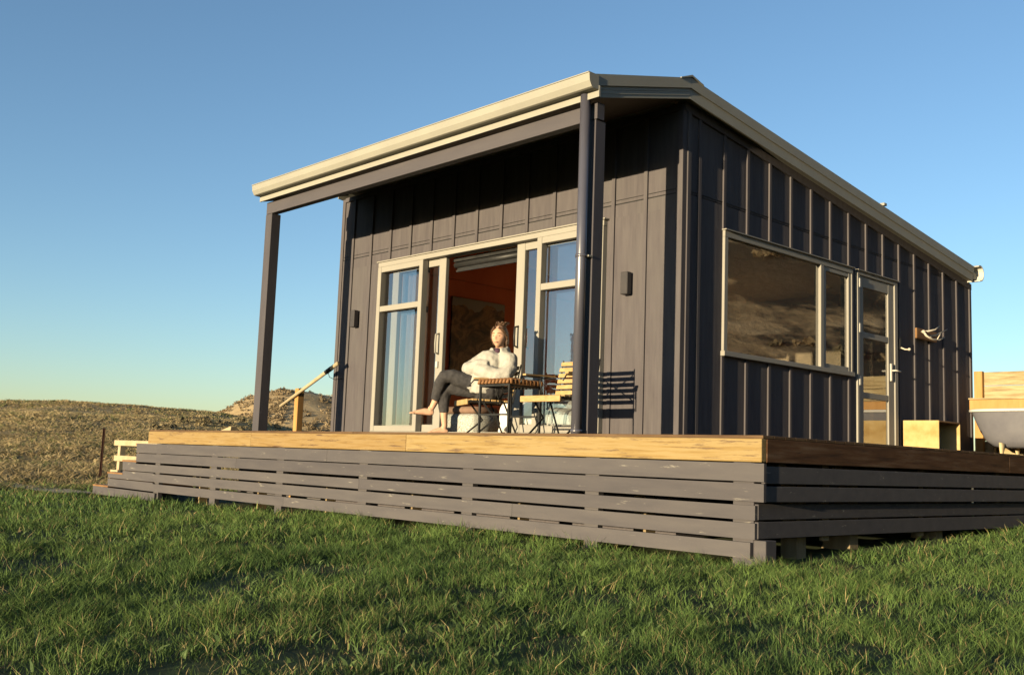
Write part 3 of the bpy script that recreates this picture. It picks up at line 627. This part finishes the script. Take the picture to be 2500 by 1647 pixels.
hand((-3.58, .56, .635), (-.6, .1, -.12), (0, .7, -.3)); hand((-3.43, .66, .60), (.5, .45, -.1), (-.5, .5, 0), -1)
add_tube(bm, [V3((-3.90, .375, .38)), V3((-3.82, .385, .535)), V3((-3.70, .49, .50)), V3((-3.56, .70, .44)), V3((-3.51, .76, .60)), V3((-3.495, .81, .74))], [.03, .03, .035, .045, .07, .06], 12)
add_tube(bm, [V3((-3.880, .44, .27)), V3((-3.865, .455, .43)), V3((-3.70, .62, .43)), V3((-3.56, .72, .44))], [.032, .032, .035, .045], 12)
add_tube(bm, [V3((-3.50, .79, .72)), V3((-3.35, .79, .70)), V3((-3.325, .73, .59)), V3((-3.46, .59, .605)), V3((-3.58, .56, .635))], [.05, .04, .034, .028, .02], 10)
add_tube(bm, [V3((-3.50, .79, .72)), V3((-3.62, .745, .74)), V3((-3.69, .60, .635)), V3((-3.56, .585, .66)), V3((-3.43, .66, .60))], [.05, .04, .034, .028, .02], 10)
body = remesh(bm, 'body', person, 'skin', .0052, 3)
for s in (-1, 1):
    bm = bmesh.new(); add_ball(bm, hd(.028 * s, .0665, .003), (.0115, .006, .0048), 2, HR); bm_mesh('eye', bm, body, 'eye_dark', True)
    bm = bmesh.new(); add_tube(bm, [hd(.013 * s, .0825, .024), hd(.03 * s, .079, .0265), hd(.046 * s, .067, .021)], [.0025, .003, .002], 6); bm_mesh('eyebrow', bm, body, 'mount_wood', True)
bm = bmesh.new(); add_tube(bm, [hd(-.021, .0735, -.0545), hd(-.008, .0825, -.056), hd(.008, .0825, -.056), hd(.021, .0735, -.0545)], [.002, .0048, .0048, .002], 6); bm_mesh('lips', bm, body, 'lips', True)
bm = bmesh.new()                        # hair: cap swept back, loose at the nape, untidy knot on top
add_ball(bm, hd(0, -.022, .020), (.077, .082, .097), 3, HR); add_ball(bm, hd(0, -.045, -.02), (.070, .055, .085), 3, HR)
for s in (-1, 1): add_tube(bm, [hd(.020 * s, .068, .082), hd(.056 * s, .040, .052), hd(.073 * s, .0, -.005), hd(.066 * s, -.03, -.07)], [.013, .017, .018, .012], 8)
add_ball(bm, hd(.0, -.055, .115), (.046, .044, .034), 2, HR); add_ball(bm, hd(.055, -.06, .09), (.03, .03, .03), 2, HR)
for k in range(9):
    a = k * .7; add_tube(bm, [hd(.03 * math.cos(a), -.05 + .03 * math.sin(a), .11), hd(.058 * math.cos(a + .5), -.055 + .05 * math.sin(a + .5), .14), hd(.07 * math.cos(a + .9), -.06 + .055 * math.sin(a + .9), .118)], [.010, .008, .004], 6)
add_ball(bm, hd(.0, -.055, -.075), (.066, .045, .06), 2, HR)
for x, y, z in ((-.068, .0, -.095), (-.066, -.03, -.105), (-.05, -.06, -.10), (.0, -.07, -.10)):
    add_tube(bm, [hd(x * .95, y, z + .13), hd(x * 1.06, y - .004, z + .06), hd(x * 1.02, y - .002, z)], [.016, .014, .005], 7)
hair = remesh(bm, 'hair', person, 'hair', .0055, 1, .004, 55)
bm = bmesh.new()                        # remove hair inside the face area by pushing it behind: a second pass is not needed, the cap stops at the hairline
bm.free()
bm = bmesh.new()                        # jacket: torso, collar, folded sleeves
add_tube(bm, [V3((-3.575, .70, .40)), V3((-3.57, .70, .50)), V3((-3.545, .73, .60)), V3((-3.515, .765, .70)), V3((-3.50, .785, .750)), V3((-3.49, .80, .778))],
         [(.13, .17), (.135, .175), (.13, .17), (.12, .175), (.10, .15), (.07, .085)], 20)
add_tube(bm, [V3((-3.66, .60, .435)), V3((-3.60, .63, .54))], [(.06, .12), (.08, .12)], 14)
nc = V3((-3.482, .785, .795))
ring = [nc + V3((.082 * math.cos(a), .082 * math.sin(a), .002 + .036 * (1 - math.cos(a + R_(66))) / 2)) for a in np.linspace(R_(-40), R_(268), 16)]
add_tube(bm, ring, [(.046, .018)] * 16, 10)
shL, shR = V3((-3.352, .795, .722)), V3((-3.625, .745, .752))
add_tube(bm, [V3((-3.44, .79, .765)), shL, V3((-3.318, .76, .64)), V3((-3.318, .715, .575)), V3((-3.37, .65, .565)), V3((-3.46, .585, .60)), V3((-3.55, .55, .628))],
         [.075, .085, .084, .086, .080, .068, .058], 16)
add_tube(bm, [V3((-3.55, .765, .77)), shR, V3((-3.69, .65, .665)), V3((-3.705, .585, .622)), V3((-3.65, .55, .62)), V3((-3.55, .585, .665)), V3((-3.46, .63, .665))],
         [.07, .08, .076, .080, .072, .062, .052], 16)
jk = remesh(bm, 'jacket', person, 'fleece', .0095, 4, .011, 10)
bm = bmesh.new(); add_tube(bm, [V3((-3.475, .745, .755)), V3((-3.47, .735, .80)), V3((-3.475, .75, .83))], [(.03, .022), (.034, .026), (.036, .03)], 10); bm_mesh('undershirt', bm, person, 'purple_knit', True)
bm = bmesh.new()                        # jeans
add_tube(bm, [V3((-3.53, .82, .43)), V3((-3.56, .72, .425)), V3((-3.62, .63, .43))], [(.10, .14), (.11, .155), (.09, .13)], 16)
add_tube(bm, [V3((-3.53, .68, .44)), V3((-3.64, .56, .50)), V3((-3.76, .425, .555)), V3((-3.815, .375, .548)), V3((-3.862, .365, .48)), V3((-3.905, .365, .375)), V3((-3.922, .362, .322))],
         [.092, .084, .070, .066, .060, .050, .046], 16)
add_tube(bm, [V3((-3.59, .77, .42)), V3((-3.70, .62, .435)), V3((-3.83, .485, .452)), V3((-3.872, .45, .435)), V3((-3.882, .442, .36)), V3((-3.882, .44, .27)), V3((-3.88, .445, .205))],
         [.088, .08, .068, .066, .060, .052, .048], 16)
remesh(bm, 'jeans', person, 'denim', .009, 4, .005, 26)

# ------------------------------------------------------------------ small things round the cabin
am = thing('antler_mount', (XR, 6.0, 1.42), 'pale deer antlers mounted on a brown board on the side wall', 'antlers')
box('backing_board', XR + .024, XR + .05, 5.79, 6.32, 1.375, 1.50, 'mount_wood', am, .006)
ax = XR + .05
AR = .72
for pts, rr in ((((ax, 5.90, 1.455), (ax + .05, 5.85, 1.46), (ax + .09, 5.84, 1.40), (ax + .10, 5.98, 1.372), (ax + .11, 6.14, 1.380), (ax + .12, 6.27, 1.43)), (.014, .02, .018, .016, .013, .005)),
                (((ax, 5.92, 1.46), (ax + .06, 5.93, 1.465), (ax + .10, 6.05, 1.495), (ax + .11, 6.15, 1.55)), (.014, .016, .013, .004)),
                (((ax + .10, 6.10, 1.382), (ax + .12, 6.13, 1.44), (ax + .11, 6.18, 1.465)), (.010, .008, .004)),
                (((ax, 6.12, 1.43), (ax + .05, 6.20, 1.45), (ax + .11, 6.36, 1.535)), (.016, .014, .005))):
    tube('antler_branch', pts, [q * AR for q in rr], 'antler', am)
bm = bmesh.new(); add_ball(bm, (ax + .055, 5.845, 1.452), .022, 2); bm_mesh('antler_burr', bm, am, 'antler', True)
hk = thing('wall_hook', (XR, 5.42, 1.22), 'small wall bracket with a pale knob beside the side door', 'hook')
box('bracket', XR + .0, XR + .03, 5.41, 5.45, 1.20, 1.33, 'black_metal', hk, .003)
tube('hook_arm', [(XR + .03, 5.43, 1.225), (XR + .07, 5.44, 1.205), (XR + .11, 5.45, 1.20)], .009, 'antler', hk)
bm = bmesh.new(); add_ball(bm, (XR + .12, 5.45, 1.203), .018, 2); bm_mesh('knob', bm, hk, 'antler', True)
cr = thing('plywood_crate', (-1.5, 5.7, 0), 'open plywood crate on the deck beside the side door', 'crate')
box('front_panel', -1.70, -1.285, 5.45, 5.468, .0, .388, 'ply', cr, .002); box('rear_panel', -1.70, -1.285, 5.99, 6.008, .0, .37, 'ply', cr, .002)
box('top_panel', -1.70, -1.283, 5.468, 5.99, .37, .388, 'mount_wood', cr, .002); box('bottom_panel', -1.70, -1.285, 5.468, 5.99, .0, .018, 'ply', cr)
box('inner_panel', -1.70, -1.685, 5.468, 5.99, .018, .37, 'ply', cr)
bt = thing('rubber_boots', (-1.42, 5.72, .018), 'dark teal rubber boots standing inside the plywood crate', 'boots')
for i, y in enumerate((5.62, 5.76)):
    bm = bmesh.new(); add_tube(bm, [(-1.45, y, .022), (-1.45, y, .12), (-1.46, y, .26)], [(.045, .042), (.042, .04), (.05, .047)], 12); add_tube(bm, [(-1.46, y, .052), (-1.38, y, .05), (-1.33, y, .045)], [.036, .036, .024], 10)
    bm_mesh('boot', bm, bt, 'teal_rubber', True)
# bath
bt2 = thing('bathtub', (-.8, 6.86, 0), 'freestanding grey clawfoot bathtub with a white rolled rim on the deck', 'bathtub')
xa, xb, yc, hw = -1.50, -.06, 6.86, .33
def tubring(z, ins, flat=1.0):
    out = []; cx, hx, hy = (xa + xb) / 2, (xb - xa) / 2 - ins, hw - ins * .62
    for k in range(40):
        a = 2 * math.pi * k / 40; c, s = math.cos(a), math.sin(a); p = 2.9
        q = (abs(c) ** p + abs(s) ** p) ** (-1 / p); out.append((cx + hx * c * q, yc + hy * s * q, z))
    return out
def skin_rings(rings, cap_first=False, cap_last=False):
    bm = bmesh.new(); R = [[bm.verts.new(p) for p in r] for r in rings]; n = len(R[0])
    for a, b in zip(R, R[1:]):
        for k in range(n): bm.faces.new((a[k], a[(k + 1) % n], b[(k + 1) % n], b[k]))
    if cap_first: bm.faces.new(R[0][::-1])
    if cap_last: bm.faces.new(R[-1])
    return bm
bm = skin_rings([tubring(.13, .34), tubring(.15, .26), tubring(.21, .18), tubring(.32, .115), tubring(.45, .06), tubring(.56, .02)], True); bm_mesh('tub_shell', bm, bt2, 'tub_grey', True)
bm = skin_rings([tubring(.562, .03), tubring(.40, .09), tubring(.25, .16), tubring(.18, .24), tubring(.165, .32)], False, True); bm_mesh('basin', bm, bt2, 'enamel_white', True)
bm = bmesh.new(); rr = tubring(.566, .008); add_tube(bm, rr + rr[:1], .019, 8, False); bm_mesh('rolled_rim', bm, bt2, 'enamel_white', True)
for fx in (-1.07, -.5):
    for fy, s in ((6.64, -1), (7.08, 1)):
        bm = bmesh.new(); add_tube(bm, [(fx, fy, .175), (fx, fy + s * .01, .11), (fx, fy + s * .02, .05), (fx, fy + s * .035, .0)], [(.026, .075), (.022, .055), (.018, .026), (.024, .03)], 10); bm_mesh('claw_foot', bm, bt2, 'claw_brass', True)
bb = thing('timber_bath_shelf', (-.6, 7.28, 0), 'orange timber board with grey capping along the back of the bathtub', 'shelf')
box('shelf_board', -1.705, .8, 7.25, 7.28, .606, .742, 'pine_orange', bb, .004); box('shelf_cap', -1.712, .82, 7.235, 7.36, .743, .764, 'fence_plank', bb, .003)
for x in (-1.5, .3): box('shelf_leg', x, x + .08, 7.282, 7.35, .0, .742, 'pine_pale', bb)
fe = thing('plank_fence', (0, 7.45, 0), 'weathered horizontal plank screen behind the bathtub', 'fence')
box('fence_post', -1.716, -1.612, 7.425, 7.49, -.02, 1.119, 'pine_orange', fe, .004); box('fence_post', .6, .7, 7.425, 7.49, -.9, 1.11, 'pine_orange', fe, .004)
for i in range(6):
    z = .06 + .176 * i; box('fence_plank', -1.68 + .01 * (i % 2), 1.9, 7.491, 7.516, z, z + .170, 'fence_plank', fe, .003)
# handrail pole and its post at the left of the cabin
hr = thing('handrail', (-7.85, 1.2, 0), 'peeled timber pole handrail on a square orange post at the cabin corner', 'handrail')
box('rail_post', -7.885, -7.80, 1.20, 1.29, -.9, .60, 'pine_orange', hr, .004)
tube('rail_pole', [(-8.19, 1.178, .370), (-7.5, 1.178, .638), (-6.88, 1.178, .884)], [.021, .023, .026], 'pine_pale', hr, 12)
tube('rail_sleeve', [(-7.14, 1.178, .781), (-7.02, 1.178, .8285)], .029, 'black_metal', hr, 12)
tube('rail_wire', [(-7.09, 1.178, .785), (-7.075, 1.19, .72), (-7.02, 1.24, .69), (-6.99, 1.33, .71)], .004, 'black_metal', hr, 6)
# pale step-side frame beyond the steps
pfm = thing('trellis', (-13.2, 1.4, -.95), 'low pale timber trellis of two rails standing beyond the deck steps', 'trellis')
box('trellis_rail', -14.02, -12.2, 1.37, 1.40, -.226, -.132, 'pine_pale', pfm, .004); box('trellis_rail', -13.99, -12.3, 1.37, 1.40, -.49, -.393, 'pine_pale', pfm, .004)
box('trellis_post', -13.92, -13.82, 1.402, 1.50, -1.0, -.14, 'pine_pale', pfm, .004); box('trellis_foot', -14.02, -13.72, 1.34, 1.40, -.70, -.64, 'pine_pale', pfm, .004)
box('trellis_post', -12.40, -12.31, 1.402, 1.50, -1.0, -.14, 'pine_pale', pfm, .004)
st = thing('steel_stake', (-14.6, 1.4, -.9), 'thin rusty steel stake standing in the grass left of the steps', 'stake')
bm = bmesh.new(); add_bar(bm, (-14.60, 1.4, -1.0), (-14.585, 1.4, .075), .045, .012, (1, 0, 0)); add_bar(bm, (-14.60, 1.41, -1.0), (-14.585, 1.41, .075), .012, .04, (1, 0, 0)); bm_mesh('stake_shaft', bm, st, 'rust')
of = thing('timber_offcut', (-9.0, 1.0, 0), 'pale timber offcut lying tilted on the far end of the deck', 'plank')
bm = bmesh.new(); add_prism(bm, [(-9.42, .001), (-8.99, .001), (-8.97, .085), (-9.0, .088)], 'y', .9, .99); bm_mesh('offcut', bm, of, 'pine_pale')
# gravel path past the foot of the steps
bm = bmesh.new(); L1, L2 = [], []
for i in range(13):
    u = i / 12; x = -11.35 - 4.2 * u; y = -.18 - .55 * u + .12 * math.sin(u * 5)
    for lst, dy in ((L1, -.32), (L2, .30)):
        yy = y + dy * (1 - .2 * u); lst.append(bm.verts.new((x, yy, float(height(np.array(x), np.array(yy))) + .03)))
for i in range(12): bm.faces.new((L1[i], L1[i + 1], L2[i + 1], L2[i]))
bm_mesh('path', bm, None, 'path_gravel', True, kind='structure', label='pale gravel path at the foot of the deck steps')

# ------------------------------------------------------------------ grass, tussock, scrub
def tint_mesh(name, verts, tris, cols, mat, label):
    me = bpy.data.meshes.new(name); nv, nt_ = len(verts), len(tris)
    me.vertices.add(nv); me.vertices.foreach_set('co', verts.astype(np.float32).ravel())
    me.loops.add(nt_ * 3); me.loops.foreach_set('vertex_index', tris.astype(np.int32).ravel())
    me.polygons.add(nt_); me.polygons.foreach_set('loop_start', np.arange(0, nt_ * 3, 3, dtype=np.int32))
    me.update(calc_edges=True)
    at = me.color_attributes.new('tint', 'FLOAT_COLOR', 'POINT'); c4 = np.ones((nv, 4), np.float32); c4[:, :3] = cols; at.data.foreach_set('color', c4.ravel())
    return link(name, me, mat, None, kind='stuff', label=label)
def blades(x, y, z, h, w, lean, cols, segs=3):
    n = len(x); az = rng.uniform(0, 2 * np.pi, n); la = rng.uniform(0, 2 * np.pi, n)
    wx, wy = np.cos(az) * w, np.sin(az) * w; lx, ly = np.cos(la) * lean, np.sin(la) * lean
    V, C = [], []
    lv = np.linspace(0, 1, segs)
    for k, t in enumerate(lv[:-1]):
        ww = (1 - .55 * t); px, py, pz = x + lx * t ** 1.8, y + ly * t ** 1.8, z + h * t
        V += [np.stack([px - wx * ww, py - wy * ww, pz], -1), np.stack([px + wx * ww, py + wy * ww, pz], -1)]
    V.append(np.stack([x + lx, y + ly, z + h * .93], -1))
    m = len(V); v = np.stack(V, 1).reshape(-1, 3); base = (np.arange(n) * m)[:, None]
    T_ = []
    for k in range(segs - 2): a = 2 * k; T_ += [[a, a + 1, a + 3], [a, a + 3, a + 2]]
    T_.append([m - 3, m - 2, m - 1]); t = (base[:, :, None] + np.array(T_)[None]).reshape(-1, 3)
    return v, t, np.repeat(cols, m, 0)
def in_deck(x, y):
    a = (x > -9.6) & (x < -.12) & (y > .06) & (y < 9.5); b = (x > -11.4) & (x < -9.4) & (y > .02) & (y < 1.32); c = (x > -7.3) & (x < .0) & (y > .05) & (y < DE)
    return a | b | c
def lawn():
    VV, TT, CC = [], [], []; base = 0
    for r0, r1, dens, h, w in ((1.6, 4.6, 13000, .052, .0015), (4.6, 7.5, 8000, .056, .0020), (7.5, 11, 3300, .061, .0030), (11, 18.6, 800, .070, .0055)):
        t0, t1 = R_(-88), R_(-6); nn = int(.5 * (r1 ** 2 - r0 ** 2) * (t1 - t0) * dens)
        r = np.sqrt(rng.uniform(r0 ** 2, r1 ** 2, nn)); t = rng.uniform(t0, t1, nn); x = CX + r * np.sin(t); y = CY + r * np.cos(t)
        # tufts, worn hollows and dry patches
        pit = .8 * wav(x, y, 2.6, .7) + .8 * wav(x, y, 6.1, 2) + .5 * wav(x, y, 13, .2)
        k = ~in_deck(x, y) & ~((np.abs(y + .2 + .13 * (-11.35 - x)) < .28) & (x < -11.3)) & (rng.uniform(0, 1, nn) < np.clip(.74 + .55 * pit, .06, 1))
        x, y, pit = x[k], y[k], pit[k]; n = len(x)
        clump = 1 + .25 * wav(x, y, 3.7, .3) + .45 * wav(x, y, 12.5, 1.2) + .45 * wav(x, y, 27, 2.2)
        hh = h * np.clip(clump, .28, 2.1) * rng.uniform(.4, 1.3, n)
        near = np.exp(-np.abs(y) * 2.2) * (x < .2); hh *= 1 + .35 * near
        u = rng.uniform(0, 1, n); patch = np.clip(.5 + .5 * wav(x, y, 1.15, 1.7) + .4 * wav(x, y, 5.2, .9) + rng.normal(0, .25, n), 0, 1)
        g1, g2 = np.array((.036, .078, .020)), np.array((.120, .185, .044)); col = g1 + (g2 - g1) * np.clip(u * .7 + patch * .5 - .1, 0, 1)[:, None]
        dry = rng.uniform(0, 1, n) < .045 + .12 * np.clip(-pit - .3, 0, 1) + .06 * sstep(5.2, 2.6, np.hypot(x - CX, y - CY)) + .35 * np.clip(wav(x, y, .8, 2.9) - .72, 0, 1)
        col *= .84 * rng.uniform(.6, 1.5, (n, 1)); col[dry] = np.array((.32, .25, .12)) * rng.uniform(.5, 1.15, (dry.sum(), 1))
        z = height(x, y) - .012
        v, t_, c = blades(x, y, z, hh, w * rng.uniform(.6, 1.3, n), hh * rng.uniform(.1, 1.15, n), col, 3)
        VV.append(v); TT.append(t_ + base); CC.append(c); base += len(v)
    # broad-leaved weeds and dead stalks among the grass
    for nn, h, w, ln, c0, c1, rmax in ((9000, .030, .0065, 1.6, (.05, .085, .030), (.10, .145, .05), 9.0), (1500, .022, .0022, 3.2, (.20, .15, .07), (.40, .31, .16), 9.0), (150, .14, .0012, .45, (.26, .20, .09), (.42, .34, .17), 11.0)):
        r = np.sqrt(rng.uniform(1.7 ** 2, rmax ** 2, nn)); t = rng.uniform(R_(-88), R_(-6), nn); x = CX + r * np.sin(t); y = CY + r * np.cos(t)
        k = ~in_deck(x, y) & (rng.uniform(0, 1, nn) < np.clip(.35 + .9 * wav(x, y, 1.5, 3.1 + h * 40), .04, 1)); x, y = x[k], y[k]; n = len(x)
        col = np.array(c0) + (np.array(c1) - np.array(c0)) * rng.uniform(0, 1, (n, 1)); hh = h * rng.uniform(.5, 1.3, n)
        v, t_, c = blades(x, y, height(x, y) + (.012 if h < .1 else -.01), hh, w * rng.uniform(.6, 1.3, n), hh * ln * rng.uniform(.4, 1.1, n), col, 3)
        VV.append(v); TT.append(t_ + base); CC.append(c); base += len(v)
    tint_mesh('lawn_grass', np.concatenate(VV), np.concatenate(TT), np.concatenate(CC), 'blades', 'green lawn grass growing in front of the deck')
lawn()
def tussock():
    n = 21000; r = np.sqrt(rng.uniform(17.3 ** 2, 92 ** 2, n * 2)); r = np.where(rng.uniform(0, 1, n * 2) < .45, rng.uniform(17.0, 50, n * 2), r); t = R_(-90) + rng.uniform(0, 1, n * 2) * R_(44)
    x, y = CX + r * np.sin(t), CY + r * np.cos(t); keep = ~in_deck(x, y) & ~((x > -9) & (y < 9.5)); x, y, r = x[keep], y[keep], r[keep]
    m = 11; n = len(x); sz = rng.uniform(.6, 1.35, n) * (1 + .4 * wav(x, y, .35, 1))
    xx = np.repeat(x, m) + rng.normal(0, .085, n * m); yy = np.repeat(y, m) + rng.normal(0, .10, n * m)
    hh = np.repeat(.10 * sz, m) * rng.uniform(.4, 1.2, n * m)
    p = np.clip(.5 + .5 * wav(x, y, .22, .4) + rng.normal(0, .25, n), 0, 1)
    c = np.array((.20, .155, .078)) + (np.array((.37, .295, .16)) - np.array((.20, .155, .078))) * p[:, None]
    gr = (rng.uniform(0, 1, n) < .16) | ((r > 23.5) & (r < 31) & (rng.uniform(0, 1, n) < .55)) | ((r < 17.9) & (rng.uniform(0, 1, n) < .5)); c[gr] = np.array((.10, .12, .04))
    cc = np.repeat(c, m, 0) * rng.uniform(.86, 1.12, (n * m, 1))
    v, t_, k = blades(xx, yy, height(xx, yy) - .02, hh, .010 * (1 + np.repeat(r, m) / 26), hh * rng.uniform(.8, 2.6, n * m), cc, 2)
    tint_mesh('tussock_grass', v, t_, k, 'tussock_mat', 'dry tan tussock grass covering the hillside')
tussock()
def scrub(name, n, r0, r1, a0, a1, s0, s1, dens_f, cols, label, m=46):
    r = np.sqrt(rng.uniform(r0 ** 2, r1 ** 2, n)); t = np.radians(rng.uniform(a0, a1, n)); x, y = CX + r * np.sin(t), CY + r * np.cos(t)
    k = rng.uniform(0, 1, n) < dens_f(x, y); x, y = x[k], y[k]; n = len(x); s = rng.uniform(s0, s1, n) * rng.uniform(.6, 1, n); z = height(x, y)
    d = rng.normal(0, 1, (n, m, 3)); d /= np.linalg.norm(d, axis=2, keepdims=True); d *= rng.uniform(.45, 1, (n, m, 1)) ** .5; d[..., 2] = np.abs(d[..., 2]) * .75
    c = np.stack([x, y, z], -1)[:, None] + d * s[:, None, None]
    LS = 1.15 / math.sqrt(m)
    e1 = rng.normal(0, 1, (n, m, 3)) * (s * LS)[:, None, None]; e2 = rng.normal(0, 1, (n, m, 3)) * (s * LS)[:, None, None]
    v = np.stack([c - e1, c + e1 * .6 + e2, c - e2 * .9], 2).reshape(-1, 3); tr = np.arange(len(v)).reshape(-1, 3)
    col = np.array(cols[0]) + (np.array(cols[1]) - np.array(cols[0])) * rng.uniform(0, 1, (n, 1)); col = np.repeat(col, m * 3, 0) * np.repeat(rng.uniform(.7, 1.3, (n * m, 1)), 3, 0)
    tint_mesh(name, v, tr, col, 'scrub_mat', label)
scrub('hillside_scrub', 7000, 34, 95, 8, 78, .25, .95, lambda x, y: np.clip(.15 + 1.0 * wav(x, y, .11, 1.4), .04, 1), ((.03, .035, .022), (.13, .10, .06)), 'dark scrub bushes on the hillside mirrored in the side window', 40)
scrub('far_scrub', 5200, 178, 272, -66, -50, .4, 1.15, lambda x, y: np.clip(.12 + .9 * wav(x, y, .06, .4) + .9 * (np.degrees(np.arctan2(x - CX, y - CY)) < -59.3), .05, 1), ((.13, .10, .06), (.24, .18, .105)), 'dark scrub scattered over the distant rocky hill', 22)
scrub('hollow_scrub', 260, 36, 56, -66, -52, .15, .38, lambda x, y: np.clip(.35 + .8 * wav(x, y, .2, 2), .05, 1), ((.07, .06, .034), (.16, .125, .065)), 'low dark scrub in the hollow behind the deck', 30)
